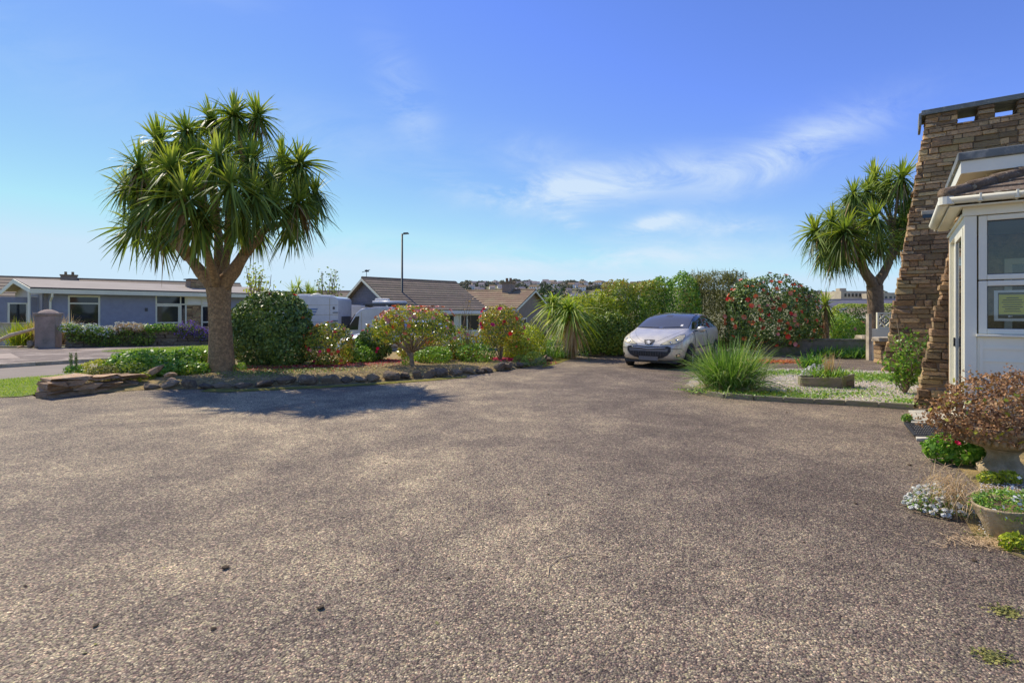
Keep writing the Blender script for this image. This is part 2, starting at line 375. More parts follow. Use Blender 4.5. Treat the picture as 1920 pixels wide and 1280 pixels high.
def shrub(name, label, cat, loc, blobs, N, size, mat, seed=1, group=None, aspect=.5, depth=.16, amp=.14, power=2.0, stems=5, stem_r=.02, spread=.8, up=.25, stem_name='stem', fn='foliage', density_floor=.02, rndfn=None):
    root = thing(name, label, cat, loc, 0, group)
    c, n = blob_pts(blobs, N, seed, depth, amp, power, density_floor)
    rd = rng.uniform(0, 1, len(c)) if rndfn is None else rndfn(c)
    mesh_obj(fn, leaf_mesh(fn, c, n, size, mat, aspect, spread=spread, up=up, rnd=rd), root)
    if stems:
        k = rng.choice(len(c), stems); branches(root, (0, 0, 0), [c[i]*.85+np.array([0, 0, .02]) for i in k], stem_r, stem_r*.3, stem_name)
    return root

# arching blade strips (grass, strap leaves)
def blades(name, base, az, el, L, w, droop, mat, seg=5, rnd=None, fold=0, twist=0, ground=True):
    N = len(base); s = np.linspace(0, 1, seg+1)
    d = np.stack([np.cos(az)*np.cos(el), np.sin(az)*np.cos(el), np.sin(el)], 1); side = np.stack([-np.sin(az), np.cos(az), np.zeros(N)], 1)
    side = norm(side + rng.normal(0, .25+twist, (N, 3)))
    p = base[:, None, :] + d[:, None, :]*(L[:, None]*s[None])[:, :, None]
    p[:, :, 2] -= (droop*L)[:, None]*(s**2)[None]
    if ground: p[:, :, 2] = np.maximum(p[:, :, 2], np.minimum(.012, base[:, 2][:, None]+.01))
    ww = (w[:, None]*np.array([.55, 1, .95, .8, .5, .06])[None] if seg == 5 else w[:, None]*(1-s**2*.94)[None])
    l = p + side[:, None, :]*ww[:, :, None]*.5; r = p - side[:, None, :]*ww[:, :, None]*.5
    V = np.concatenate([l, r], 1).reshape(-1, 3); k = seg+1; i0 = np.arange(N)[:, None]*(2*k); j = np.arange(seg)[None]
    a = i0+j; F = np.stack([a, a+1, a+1+k, a+k], 2).reshape(-1, 4)
    if rnd is None: rnd = rng.uniform(0, 1, N)
    return fast_mesh(name, V, F, mat, np.repeat(rnd, seg))

def sample_poly(poly, n):
    """random ground points inside a polygon (list of Vectors)"""
    P2 = np.array([[p[0], p[1]] for p in poly]); lo, hi = P2.min(0), P2.max(0); out = np.zeros((0, 2))
    while len(out) < n:
        q = rng.uniform(lo, hi, (n*2, 2)); ins = np.zeros(len(q), bool); j = len(P2)-1
        for i in range(len(P2)):
            c = ((P2[i, 1] > q[:, 1]) != (P2[j, 1] > q[:, 1])) & (q[:, 0] < (P2[j, 0]-P2[i, 0])*(q[:, 1]-P2[i, 1])/(P2[j, 1]-P2[i, 1]+1e-12)+P2[i, 0]); ins ^= c; j = i
        out = np.concatenate([out, q[ins]])
    return out[:n]
def rock_mesh(name, mat, seed, flat=1.0, sub=1):
    bm = bmesh.new(); bmesh.ops.create_icosphere(bm, subdivisions=sub+1, radius=.5); r = random.Random(seed)
    o = Vector((r.uniform(0, 99), r.uniform(0, 99), 0))
    cuts = [(Vector((r.gauss(0, 1), r.gauss(0, 1), r.gauss(0, .8))).normalized(), r.uniform(.20, .36)) for _ in range(14)]
    for v in bm.verts:
        v.co *= 1+.45*mnoise.noise(v.co*2.2+o)
        for n, d in cuts:
            e = v.co.dot(n)-d
            if e > 0: v.co -= n*e*.97
        v.co.z *= flat
    me = bpy.data.meshes.new(name); bm.to_mesh(me); bm.free(); me.materials.append(mat); return me
def block_mesh(name, mat, seed, j=.10):
    """rough rectangular stone, unit size centred; each vertex knocked about"""
    r = random.Random(seed); mb = MB(); bm = bmesh.new(); bmesh.ops.create_cube(bm, size=1)
    bmesh.ops.bevel(bm, geom=bm.edges[:], offset=.07, segments=1, affect='EDGES', profile=.6)
    for v in bm.verts: v.co += Vector((r.uniform(-j, j)*.35, r.uniform(-j, j)*.5, r.uniform(-j, j)*.5))
    me = bpy.data.meshes.new(name); bm.to_mesh(me); bm.free(); me.materials.append(mat); return me
ROCKS = [rock_mesh('rock', M['rock'], i) for i in range(8)]
SLABS = [rock_mesh('slab', M['slab_rock'], 50+i, .6) for i in range(6)]
BLK = [block_mesh('stone', M['fin_stone'], i) for i in range(14)]+[block_mesh('stone', M['fin_stone2'], 30+i) for i in range(6)]

def pieces(root, items, name='stone', cap=290, mat=None, group_name='stone_fill'):
    """items: (mesh, loc, rot, scale). The first 'cap' become single parts, what is over becomes one joined part."""
    for (me, l, r, s) in items[:cap]:
        o = bpy.data.objects.new(name, me); link(o, root); o.location = l; o.rotation_euler = r; o.scale = s
    rest = items[cap:]
    if rest:
        bm = bmesh.new(); lay = bm.faces.layers.float.new('prnd')
        for (me, l, r, s) in rest:
            k = len(bm.verts); kf = len(bm.faces); bm.from_mesh(me); bm.verts.ensure_lookup_table(); bm.faces.ensure_lookup_table(); rv_ = random.random()
            for f in bm.faces[kf:]: f[lay] = rv_
            mt = Matrix.LocRotScale(Vector(l), Matrix.Rotation(r[2], 3, 'Z').to_quaternion(), Vector(s))
            for v in bm.verts[k:]: v.co = mt @ v.co
        me = bpy.data.meshes.new(group_name); bm.to_mesh(me); bm.free(); me.materials.append(mat or items[0][0].materials[0])
        mesh_obj(group_name, me, root, kind='stuff')
# ================================================================ SETTING
def sst(t): t = max(0, min(1, t)); return t*t*(3-2*t)
def hgt(x, y):
    z = -.65*sst((y-18)/7)*sst((x+17)/6)
    z -= 7*sst((y-48)/90)
    z += 53*sst((y-480)/430)*(1-.35*sst((x-250)/300))*(1-.45*sst((-x-60)/200)) + 2.5*math.sin(x*.013+1)*sst((y-600)/200)
    return z
def sheet(name, pts, z, mat, kind='structure', parent=None):
    bm = bmesh.new(); vs = [bm.verts.new((p[0], p[1], z)) for p in pts]; f = bm.faces.new(vs); bm.normal_update()
    if f.normal.z < 0: bmesh.ops.reverse_faces(bm, faces=[f])
    bmesh.ops.triangulate(bm, faces=bm.faces[:])
    me = bpy.data.meshes.new(name); bm.to_mesh(me); bm.free(); me.materials.append(mat); o = mesh_obj(name, me, parent)
    if kind: o['kind'] = kind
    return o
# ground out to the horizon
xs = np.concatenate([-np.geomspace(2500, 40, 22), np.linspace(-36, 36, 37), np.geomspace(40, 2500, 22)])
ys = np.concatenate([[-300, -60, -10], np.linspace(-4, 60, 45), np.geomspace(66, 2600, 46)])
XX, YY = np.meshgrid(xs, ys); ZZ = np.vectorize(hgt)(XX, YY) - .04
nx, ny = len(xs), len(ys); idx = np.arange(nx*ny).reshape(ny, nx)
Fg = np.stack([idx[:-1, :-1], idx[:-1, 1:], idx[1:, 1:], idx[1:, :-1]], -1).reshape(-1, 4)
M['terrain'] = pmat('rough_grass_ground', (.10, .115, .045), .95, .35, .8, .4, 6, .05, second=(.14, .12, .07), thr=(.45, .6), sscale=.3)
mesh_obj('ground', fast_mesh('ground', np.stack([XX, YY, ZZ], -1).reshape(-1, 3), Fg, M['terrain'], smooth=True), kind='structure')

# resin and chippings drive
def drive_mat():
    m, nt, b, out = newmat('chipped_tarmac'); tc = nn(nt, 'ShaderNodeTexCoord').outputs['Object']
    big = nn(nt, 'ShaderNodeTexNoise', {0: tc, 'Scale': .38, 'Detail': 6, 'Roughness': .62, 'Distortion': .5}).outputs[0]
    mid = nn(nt, 'ShaderNodeTexNoise', {0: tc, 'Scale': 2.1, 'Detail': 7, 'Roughness': .68}).outputs[0]
    fine = nn(nt, 'ShaderNodeTexNoise', {0: tc, 'Scale': 26, 'Detail': 4, 'Roughness': .7}).outputs[0]
    sepx = nn(nt, 'ShaderNodeSeparateXYZ', {0: tc}).outputs
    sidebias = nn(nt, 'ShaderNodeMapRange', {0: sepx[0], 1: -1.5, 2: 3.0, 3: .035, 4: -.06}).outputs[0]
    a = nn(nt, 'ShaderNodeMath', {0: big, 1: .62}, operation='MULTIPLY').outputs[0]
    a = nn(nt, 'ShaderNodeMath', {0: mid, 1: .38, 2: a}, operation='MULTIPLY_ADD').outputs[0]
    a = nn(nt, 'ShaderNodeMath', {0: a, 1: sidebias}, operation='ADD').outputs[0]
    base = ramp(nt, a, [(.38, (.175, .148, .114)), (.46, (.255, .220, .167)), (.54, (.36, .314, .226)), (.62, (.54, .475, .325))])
    v = nn(nt, 'ShaderNodeTexVoronoi', {0: tc, 'Scale': 98, 'Randomness': 1.0})
    v2 = nn(nt, 'ShaderNodeTexVoronoi', {0: tc, 'Scale': 150})
    vs = nn(nt, 'ShaderNodeSeparateXYZ', {0: v.outputs['Color']}).outputs
    chip = ramp(nt, vs[0], [(0, (.34, .30, .31)), (.30, (.72, .66, .66)), (.6, (1.05, 1.0, .98)), (.88, (1.45, 1.38, 1.18)), (1, (2.1, 2.05, 1.9))])
    hue = ramp(nt, vs[1], [(0, (1.12, .94, .96)), (.5, (1, 1, 1)), (1, (.97, 1.02, .86))])
    col = mixc(nt, 1.0, base, chip, 'MULTIPLY'); col = mixc(nt, 1.0, col, hue, 'MULTIPLY')
    gap = ramp(nt, v.outputs['Distance'], [(.42, (1, 1, 1)), (.78, (.32, .29, .28))]); col = mixc(nt, .5, col, gap, 'MULTIPLY')
    f2 = nn(nt, 'ShaderNodeSeparateXYZ', {0: v2.outputs['Color']}).outputs[0]; col = mixc(nt, .75, col, ramp(nt, f2, [(0, (.45, .43, .43)), (.4, (.9, .88, .87)), (.8, (1.2, 1.18, 1.12)), (1, (1.9, 1.85, 1.7))]), 'MULTIPLY')
    v3 = nn(nt, 'ShaderNodeTexVoronoi', {0: tc, 'Scale': 38}); f3 = nn(nt, 'ShaderNodeSeparateXYZ', {0: v3.outputs['Color']}).outputs[0]; col = mixc(nt, 1.0, col, ramp(nt, f3, [(0, (.82, .80, .81)), (.5, (1, 1, 1)), (1, (1.2, 1.19, 1.15))]), 'MULTIPLY')
    pit = ramp(nt, fine, [(.28, (.35, .3, .3)), (.42, (1, 1, 1))]); col = mixc(nt, .55, col, pit, 'MULTIPLY')
    nt.links.new(col, b.inputs['Base Color']); b.inputs['Roughness'].default_value = .78; b.inputs['Specular IOR Level'].default_value = .35
    hh = nn(nt, 'ShaderNodeMath', {0: v.outputs['Distance'], 1: -1.0}, operation='MULTIPLY').outputs[0]
    hh = nn(nt, 'ShaderNodeMath', {0: fine, 1: .8, 2: hh}, operation='MULTIPLY_ADD').outputs[0]
    hh = nn(nt, 'ShaderNodeMath', {0: vs[2], 1: .7, 2: hh}, operation='MULTIPLY_ADD').outputs[0]
    bp = nn(nt, 'ShaderNodeBump', {'Strength': .85, 'Distance': .009, 'Height': hh}); nt.links.new(bp.outputs[0], b.inputs['Normal'])
    return m
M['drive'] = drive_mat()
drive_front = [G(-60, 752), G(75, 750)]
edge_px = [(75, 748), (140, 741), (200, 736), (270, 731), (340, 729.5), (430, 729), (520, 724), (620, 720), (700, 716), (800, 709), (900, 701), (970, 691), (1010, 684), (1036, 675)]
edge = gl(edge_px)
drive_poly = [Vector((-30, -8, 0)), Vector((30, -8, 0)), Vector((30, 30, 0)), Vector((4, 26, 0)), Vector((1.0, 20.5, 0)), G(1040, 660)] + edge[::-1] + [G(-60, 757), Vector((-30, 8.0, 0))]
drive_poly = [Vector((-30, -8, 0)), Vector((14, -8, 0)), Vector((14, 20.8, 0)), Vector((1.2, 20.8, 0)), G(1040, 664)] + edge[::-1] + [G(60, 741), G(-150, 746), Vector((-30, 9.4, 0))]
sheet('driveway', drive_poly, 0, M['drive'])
# road, kerbs, pavement on the far side
rd = Vector((.574, .819, 0)); rn = Vector((-.819, .574, 0))
A0 = G(0, 712); B0 = G(0, 690)
M['road'] = pmat('worn_tarmac', (.15, .13, .115), .85, .12, 1.2, .5, 90, .006, second=(.13, .115, .10), thr=(.45, .6), sscale=1)
M['pave'] = pmat('pavement_tarmac', (.11, .09, .08), .9, .15, 2, .6, 90, .008, second=(.24, .21, .19), thr=(.5, .6), sscale=.8)
M['patch'] = pmat('pale_patch', (.24, .205, .18), .9, .12, 3, .5, 80, .006)
ra, rb = A0-rd*14, A0+rd*5; rc, rdd = B0-rd*14, B0+rd*5
sheet('road', [ra, rb, rdd, rc], .004, M['road'])
wallL, wallM, wallR = G(-80, 659), G(112, 656), G(392, 649.5)
sheet('pavement', [B0-rd*14+rn*.12, B0+rd*6+rn*.12, wallR+Vector((3, 1.2, 0)), wallR, wallM, wallL, wallL+Vector((-9, -3, 0))], .09, M['pave'])
sheet('tarmac_patch', [G(-30, 669), G(20, 667), G(38, 677), G(-30, 679)], .094, M['patch'])
kb = thing('kerb', 'low granite kerb along the far side of the road', 'kerb'); kb['kind'] = 'structure'; del kb['category']
kmb = MB(); kmb.obox((0, 0, .05), (.91, .125, .11), Matrix.Identity(3)); kme = kmb.mesh('kerb_stone', M['concrete'])
for i in range(16):
    o = bpy.data.objects.new('kerb_stone', kme); link(o, kb); p = B0 + rd*(-8+i*.92) + rn*.06; o.location = p; o.rotation_euler = (0, 0, math.atan2(rd.y, rd.x)+random.gauss(0, .004))
# grass verges
def grassmat(): return leafmat('grass_blade', [(.08, .13, .018), (.13, .20, .025), (.19, .26, .03), (.27, .29, .07)], .55, .35, .25, .6)
M['grass'] = grassmat()
M['turf'] = pmat('mown_turf', (.11, .165, .03), .95, .3, 6, .6, 60, .02, second=(.16, .19, .05), sscale=2)
lawn = [G(-150, 765), G(70, 743), G(105, 735), G(165, 703), G(150, 699), A0+rd*.3, A0-rd*6]
lawn = [G(-150, 752), G(40, 744), G(82, 738), G(175, 722), G(210, 698), A0+rd*1.7-rn*.05, A0-rd*7-rn*.05]
sheet('lawn', lawn, .012, M['turf'])
def lawn_grass(name, poly, n, h, lab, z=.0):
    q = sample_poly(poly, n); base = np.concatenate([q, np.full((n, 1), z)], 1)
    me = blades(name, base, rng.uniform(0, 6.28, n), rng.uniform(.7, 1.5, n), rng.uniform(.5, 1.2, n)*h, np.full(n, .007)*rng.uniform(.7, 1.5, n), rng.uniform(.1, .5, n), M['grass'], seg=2)
    o = mesh_obj(name, me, kind='stuff'); o['label'] = lab; return o
lawn_grass('grass', lawn, 26000, .06, 'short bright green grass of the near verge at left', .01)
strip = [G(190, 664), G(250, 659), G(400, 652), G(420, 655), G(420, 662), G(300, 668)]
sheet('grass_verge', strip, .10, M['turf']); lawn_grass('verge_grass', strip, 9000, .09, 'grass strip below the stone wall across the road', .1)
# flower bed, gravel bed
bed_back = gl([(1036, 672), (1030, 664), (900, 661), (700, 662), (430, 664), (300, 676), (190, 697), (110, 722)])
def mound(name, poly, h, mat, inset=.5, res=.12):
    """raised bed whose surface climbs from its edge and rolls a little"""
    P2 = [Vector((p[0], p[1])) for p in poly]; bm = bmesh.new(); vs = [bm.verts.new((p.x, p.y, 0)) for p in P2]; bm.faces.new(vs); bmesh.ops.triangulate(bm, faces=bm.faces[:])
    for _ in range(4):
        long = [e for e in bm.edges if e.calc_length() > .45]
        if long: bmesh.ops.subdivide_edges(bm, edges=long, cuts=1); bmesh.ops.triangulate(bm, faces=bm.faces[:])
    n = len(P2)
    for v in bm.verts:
        q = Vector((v.co.x, v.co.y)); d = 9
        for i in range(n):
            a, b = P2[i], P2[(i+1) % n]; t = max(0, min(1, (q-a).dot(b-a)/max((b-a).length_squared, 1e-9))); d = min(d, (a+(b-a)*t-q).length)
        v.co.z = h*sst(d/inset)*(1+.35*mnoise.noise(Vector((q.x*1.1, q.y*1.1, 0)))) + .006
    bm.normal_update()
    if sum(f.normal.z for f in bm.faces) < 0: bmesh.ops.reverse_faces(bm, faces=bm.faces[:])
    me = bpy.data.meshes.new(name); bm.to_mesh(me); bm.free(); me.materials.append(mat)
    for p in me.polygons: p.use_smooth = True
    o = mesh_obj(name, me, kind='structure'); return o
M['bedsoil'] = pmat('bark_mulch', (.26, .20, .09), .95, .45, 14, 1, 60, .03, second=(.13, .125, .05), thr=(.48, .62), sscale=1.6)
mound('flower_bed', edge + bed_back, .12, M['bedsoil'])
M['gravelbed'] = pmat('pale_gravel_ground', (.42, .38, .32), .95, .3, 30, 1, 60, .02, second=(.22, .22, .10), thr=(.52, .64), sscale=2)
gedge = gl([(1285, 727), (1298, 736), (1345, 744), (1400, 749), (1480, 754), (1560, 758), (1630, 762), (1704, 767)])
gbed = gedge + [G(1716, 762), G(1800, 752), Vector((10.2, 11.5, 0)), G(1655, 699), G(1560, 696), G(1440, 694), G(1340, 700), G(1300, 712)]
sheet('gravel_bed', gbed, .045, M['gravelbed'])
# chippings on the beds: real stones
def pebbles(name, poly, n, size, mats, label, z=.05, flat=.6):
    q = sample_poly(poly, n); s = rng.uniform(.6, 1.5, n)*size
    oct_ = np.array([[1,0,0],[-1,0,0],[0,1,0],[0,-1,0],[0,0,1],[0,0,-.6]], float); fo = np.array([[0,2,4],[2,1,4],[1,3,4],[3,0,4],[2,0,5],[1,2,5],[3,1,5],[0,3,5]])
    a = rng.uniform(0, 6.28, n); o = oct_[None]*rng.uniform(.6, 1.1, (n, 6, 1))*np.array([1, .75, flat]); ca, sa = np.cos(a)[:, None], np.sin(a)[:, None]
    X = (o[:, :, 0]*ca-o[:, :, 1]*sa)*s[:, None]*.5+q[:, 0:1]; Y = (o[:, :, 0]*sa+o[:, :, 1]*ca)*s[:, None]*.5+q[:, 1:2]; zz = z if np.isscalar(z) else z(q)[:, None]
    Z = o[:, :, 2]*s[:, None]*.5+zz+rng.uniform(0, .008, (n, 1)); V = np.stack([X, Y, Z], -1).reshape(-1, 3)
    F = (fo[None]+np.arange(n)[:, None, None]*6).reshape(-1, 3)
    ob = mesh_obj(name, fast_mesh(name, V, F, mats, np.repeat(rng.uniform(0, 1, n), 8)), kind='stuff'); ob['label'] = label; return ob
M['pebble'] = leafmat('pale_pebble', [(.25, .22, .18), (.48, .44, .38), (.62, .58, .52), (.74, .71, .66)], .9, 0, .3, 3)
M['chip'] = leafmat('bark_chip', [(.10, .07, .04), (.25, .17, .08), (.40, .30, .15), (.50, .42, .27)], .9, 0, .2, 3)
pebbles('gravel', [Vector((p[0], p[1], 0)) for p in gbed], 22000, .026, M['pebble'], 'pale stone chippings covering the bed by the house')
bedfront = edge[4:] + gl([(1030, 668), (900, 672), (760, 678), (640, 690), (560, 700), (340, 712)])
bt = BVHTree.FromObject(bpy.data.objects['flower_bed'], bpy.context.evaluated_depsgraph_get())
def bedz(q):
    out = np.zeros(len(q))
    for i, p in enumerate(q):
        h = bt.ray_cast(Vector((p[0], p[1], 3)), Vector((0, 0, -1))); out[i] = h[0].z if h[0] else .03
    return out
def bz(x, y):
    h = bt.ray_cast(Vector((x, y, 3)), Vector((0, 0, -1))); return h[0].z if h[0] else 0.0
pebbles('bark_chippings', bedfront, 16000, .030, M['chip'], 'golden bark chippings strewn over the flower bed', lambda q: bedz(q))
# ---- fallen petals
def petals(name, cpts, n, mat, label, spread=.35):
    c = [cpts[random.randrange(len(cpts))] for _ in range(n)]
    q = np.array([[p.x+random.gauss(0, spread*1.6), p.y+random.gauss(0, spread)] for p in c]); z = np.maximum(bedz(q), .01)+.012
    c3 = np.concatenate([q, z[:, None]], 1)
    ob = mesh_obj(name, leaf_mesh(name, c3, np.tile([0, 0, 1.], (n, 1)), .065, mat, .75, spread=.35), kind='stuff'); ob['label'] = label
M['fallen'] = leafmat('fallen_petal', [(.30, .02, .03), (.50, .03, .06), (.55, .08, .10), (.60, .25, .18)], .7, .2, .2, 3)
M['fallen_m'] = leafmat('fallen_magenta_petal', [(.40, .01, .06), (.55, .02, .13), (.60, .06, .16)], .7, .2, .2, 3)
petals('fallen_petals', [G(600, 695), G(640, 692), G(680, 689), G(560, 700), G(700, 686), G(520, 702), G(740, 684)], 2600, M['fallen'], 'crimson petals fallen under the small red camellia')
petals('fallen_magenta_petals', [G(900, 680), G(930, 681), G(960, 682), G(985, 682), G(870, 679)], 2000, M['fallen_m'], 'magenta petals carpeting the bed under the upright camellia', .2)
petals('fallen_orange_petals', [G(1420, 680), G(1445, 679), G(1470, 679), G(1490, 679)], 900, leafmat('fallen_orange_petal', [(.40, .06, .03), (.55, .14, .05), (.62, .28, .10)], .7, .2, .2, 3), 'orange petals in a drift below the big red camellia', .25)

# ---- moss along the drive edge
M['moss'] = pmat('moss', (.17, .16, .018), .95, .35, 12, 1, 90, .03, second=(.10, .10, .02), sscale=5)
msb = MB()
mp = gl([(380, 733), (430, 734.5), (520, 730), (620, 726), (700, 721), (800, 714), (880, 707)])
rough = []
for i in range(len(mp)-1):
    for k in range(14):
        p = mp[i].lerp(mp[i+1], k/14); rough.append((p, .05+.10*abs(mnoise.noise(p*2.3))+.03*random.random()))
for (p, w), (q, w2) in zip(rough, rough[1:]):
    msb.add([p+Vector((0, .22, .02)), q+Vector((0, .22, .02)), q+Vector((0, -w2, .008)), p+Vector((0, -w, .008))], [(0, 3, 2, 1)])
o = msb.build('moss', M['moss'], None, True); o['kind'] = 'stuff'; o['label'] = 'yellow green moss along the foot of the border rocks'
sheet('moss_patch', gl([(1015, 690), (1040, 684), (1062, 676), (1085, 667), (1050, 664), (1034, 668), (1022, 680)]), .006, M['moss'], 'stuff')

# ---- rocks edging the bed
rb_ = thing('rock_border', 'rugged dark rocks set end to end along the flower bed edge', 'rock edging')
its = []; L = [(edge[i]-edge[i-1]).length for i in range(1, len(edge))]; tot_ = sum(L); s = 1.4
def along(pl, s):
    for i in range(1, len(pl)):
        l = (pl[i]-pl[i-1]).length
        if s <= l: return pl[i-1].lerp(pl[i], s/l), (pl[i]-pl[i-1]).normalized()
        s -= l
    return pl[-1].copy(), (pl[-1]-pl[-2]).normalized()
k = 0
while s < tot_-.3:
    w = random.uniform(.24, .55); p, d = along(edge, s+w/2); k += 1
    h = random.uniform(.11, .24)
    its.append((random.choice(ROCKS), (p.x+random.gauss(0, .03), p.y+.09+random.gauss(0, .025), h*.42), (random.uniform(-.2, .2), random.uniform(-.2, .2), math.atan2(d.y, d.x)+random.gauss(0, .15)), (w*1.1, random.uniform(.22, .36), h*1.4)))
    s += w*.80
pieces(rb_, its, 'rock')
# ---- concrete edging of the gravel bed
eg = thing('bed_edging', 'low weathered concrete edging blocks along the gravel bed', 'edging')
s = 0; its = []; emb = block_mesh('edging_block', M['concrete_dark'], 5, .05)
TL = sum((gedge[i]-gedge[i-1]).length for i in range(1, len(gedge)))
while s < TL-.2:
    w = .45; p, d = along(gedge, s+w/2); its.append((emb, (p.x, p.y, .03), (0, 0, math.atan2(d.y, d.x)+random.gauss(0, .02)), (w*.98, .075, .10+random.uniform(-.008, .012)))); s += w
pieces(eg, its, 'edging_block')

# ---- dry stone end of the bank at the left
sw = thing('stone_bank_wall', 'low dry stone wall of thick brown slabs ending the bank beside the lawn', 'stone wall')
a, b = G(92, 747), G(225, 731); its = []; SB = [block_mesh('stone', M['slab_rock'], 70+i, .55) for i in range(7)]
dw = (b-a).normalized(); ang = math.atan2(dw.y, dw.x); bk = Vector((-dw.y, dw.x, 0)); bkr = a.normalized(); Lw = (b-a).length
for c in range(4):
    s = 0; top = [.36, .36, .36, .2][0]
    while s < Lw:
        w = random.uniform(.2, .5); hz = .045+c*.09; lim = .31-.2*(s/Lw)
        if hz < lim:
            p = a + dw*(s+w/2) + bk*(.12+random.gauss(0, .03)); its.append((random.choice(SB), (p.x, p.y, hz), (0, 0, ang+random.gauss(0, .06)), (w, .32, .085)))
        s += w
for c in range(3):
    for r_ in range(2):
        p = a + bkr*(.3+r_*.27) + dw*(.12+random.gauss(0, .02)); its.append((random.choice(SB), (p.x, p.y, .045+c*.09), (0, 0, ang+random.gauss(0, .1)), (.3, .34, .085)))
for (s_, w) in ((.1, .55), (.6, .5), (1.05, .4)):
    p = a + dw*(s_+.2) + bkr*.3; its.append((random.choice(SB), (p.x, p.y, .31-.08*s_), (0, 0, ang+random.gauss(0, .2)), (w, .5, .06)))
pieces(sw, its, 'stone')
def loose(px_, py_, D, s, rot, label, seed):
    p = P(px_, py_, D); o = mesh_obj('slab_rock', rock_mesh('slab_rock', M['slab_rock'], seed, .8)); o.location = p; o.scale = s; o.rotation_euler = rot; return tag(o, label, 'rock', 'loose slabs lying on the bank')
loose(287, 698, 11.0, (.52, .3, .26), (.1, -.45, .2), 'pale tilted wedge shaped rock propped in the bank left of the palm trunk', 91)
loose(318, 703, 10.9, (.40, .3, .14), (.0, -.1, .1), 'flat brown slab lying just right of the tilted wedge rock', 92)
loose(322, 711, 10.7, (.34, .24, .10), (.1, .05, -.2), 'small pale flat slab nearest the palm trunk', 93)
loose(247, 716, 10.6, (.42, .25, .14), (0, .15, .1), 'low dark slab half hidden under leaves at the bank foot', 94)
# ================================================================ BUILDINGS
HU = Vector((.585, .811, 0)); HV = Vector((.811, -.585, 0)); HRZ = math.atan2(HV.y, HV.x)
# ---- big raking stone wall
BW = G(1652, 699)
bw = thing('stone_fin_wall', 'tall raking brown stone wall with square openings under its slate coping', 'stone wall', BW, HRZ)
xl = lambda z: .142*z
T_ = .72; ZT = 6.16; holes = [(1.46, 1.80), (2.10, 2.46), (2.76, 3.12), (3.42, 3.78)]; zh0, zh1 = 5.86, ZT
mb = MB(); mb.prism([(.10, .03, 0), (5, .03, 0), (5, .03, zh0), (.10+xl(zh0), .03, zh0)], (0, T_-.06, 0))
segs = [(xl(6.0)+.08, 1.46)] + [(holes[i][1], holes[i+1][0]) for i in range(3)] + [(3.78, 5)]
for a, b in segs: mb.box(a+.02, b-.02, .03, T_-.03, zh0, ZT)
mb.build('wall_core', M['mortar'], bw)
def course_items(x_of, x1, z0, z1, yface, thick, hmin=.055, hmax=.155, wmin=.12, wmax=.42, skip=None, limit=None):
    its = []; z = z0
    while z < z1:
        h = random.uniform(hmin, hmax)
        if z+h > z1-.03: h = z1-z
        if h < .03: break
        x = x_of(z+h/2); first = True
        while x < x1:
            w = random.uniform(wmin, wmax)*(.8+h*2)
            xe = x+w
            if skip:
                xe = skip(x, xe, z+h/2)
                if xe is None: x += .02; continue
            if first: ew = random.choice([.12, .16, .2, .26, .34, .42])*random.uniform(.9, 1.1); its.append((random.choice(BLK), (x+ew/2+random.gauss(0, .014), yface+thick/2+random.gauss(0, .012), z+h/2), (0, 0, random.gauss(0, .015)), (ew-.012, thick+.01, h-.01))); x += ew; first = False; continue
            its.append((random.choice(BLK), ((x+xe)/2, yface+.05+random.gauss(0, .014), z+h/2), (0, 0, random.gauss(0, .012)), (xe-x-.012, .13, h-.012)))
            x = xe
        z += h
    return its
its = course_items(lambda z: xl(z), 3.0, 0, zh0, 0, T_)
# piers between the openings
for a, b in [(xl(6.0), 1.46)]+[(holes[i][1], holes[i+1][0]) for i in range(3)]:
    z = zh0
    while z < ZT-.02:
        h = min(random.uniform(.08, .13), ZT-z)
        x = a
        while x < b-.03:
            w = min(random.uniform(.2, .34), b-x)
            if b-x-w < .1: w = b-x
            its.append((random.choice(BLK), (x+w/2, T_/2, z+h/2), (0, 0, 0), (w-.01, T_+.02, h-.01))); x += w
        z += h
its.sort(key=lambda t: -(t[1][2] < 9) * t[3][0]*t[3][2])
pieces(bw, its, 'stone', 295)
cp = MB(); cp.box(.76, 5.05, -.06, T_+.06, ZT, ZT+.06); cp.box(.79, 5.05, -.045, T_+.045, ZT+.062, ZT+.12); cp.box(.74, .79, -.05, T_+.05, ZT-.24, ZT+.058)
cp.build('coping', M['lead'], bw, bevel=.008)
# ---- nearer buttress
NW = G(1713, 763)
nw = thing('stone_buttress', 'short raking stone buttress beside the white porch with sunlit edge', 'stone wall', NW, HRZ)
mb = MB(); x2 = lambda z: .175*z
mb.prism([(.10, .03, 0), (2.6, .03, 0), (2.6, .03, 3.1), (.10+x2(3.1), .03, 3.1)], (0, .29, 0)); mb.build('wall_core', M['mortar'], nw)
its = course_items(lambda z: x2(z), 1.5, 0, 3.1, 0, .35, .045, .13, .10, .30); pieces(nw, its, 'stone', 295)

# ---- porch and the house roof over it
PC = G(1808, 829)
po = thing('porch', 'white glazed porch with gutter, lichened tile roof and yellow notice in its window', 'porch', PC, HRZ)
U = M['upvc']; GW = M['clear_glass']
W = 2.4; DEP = 2.16; ZG = 2.72
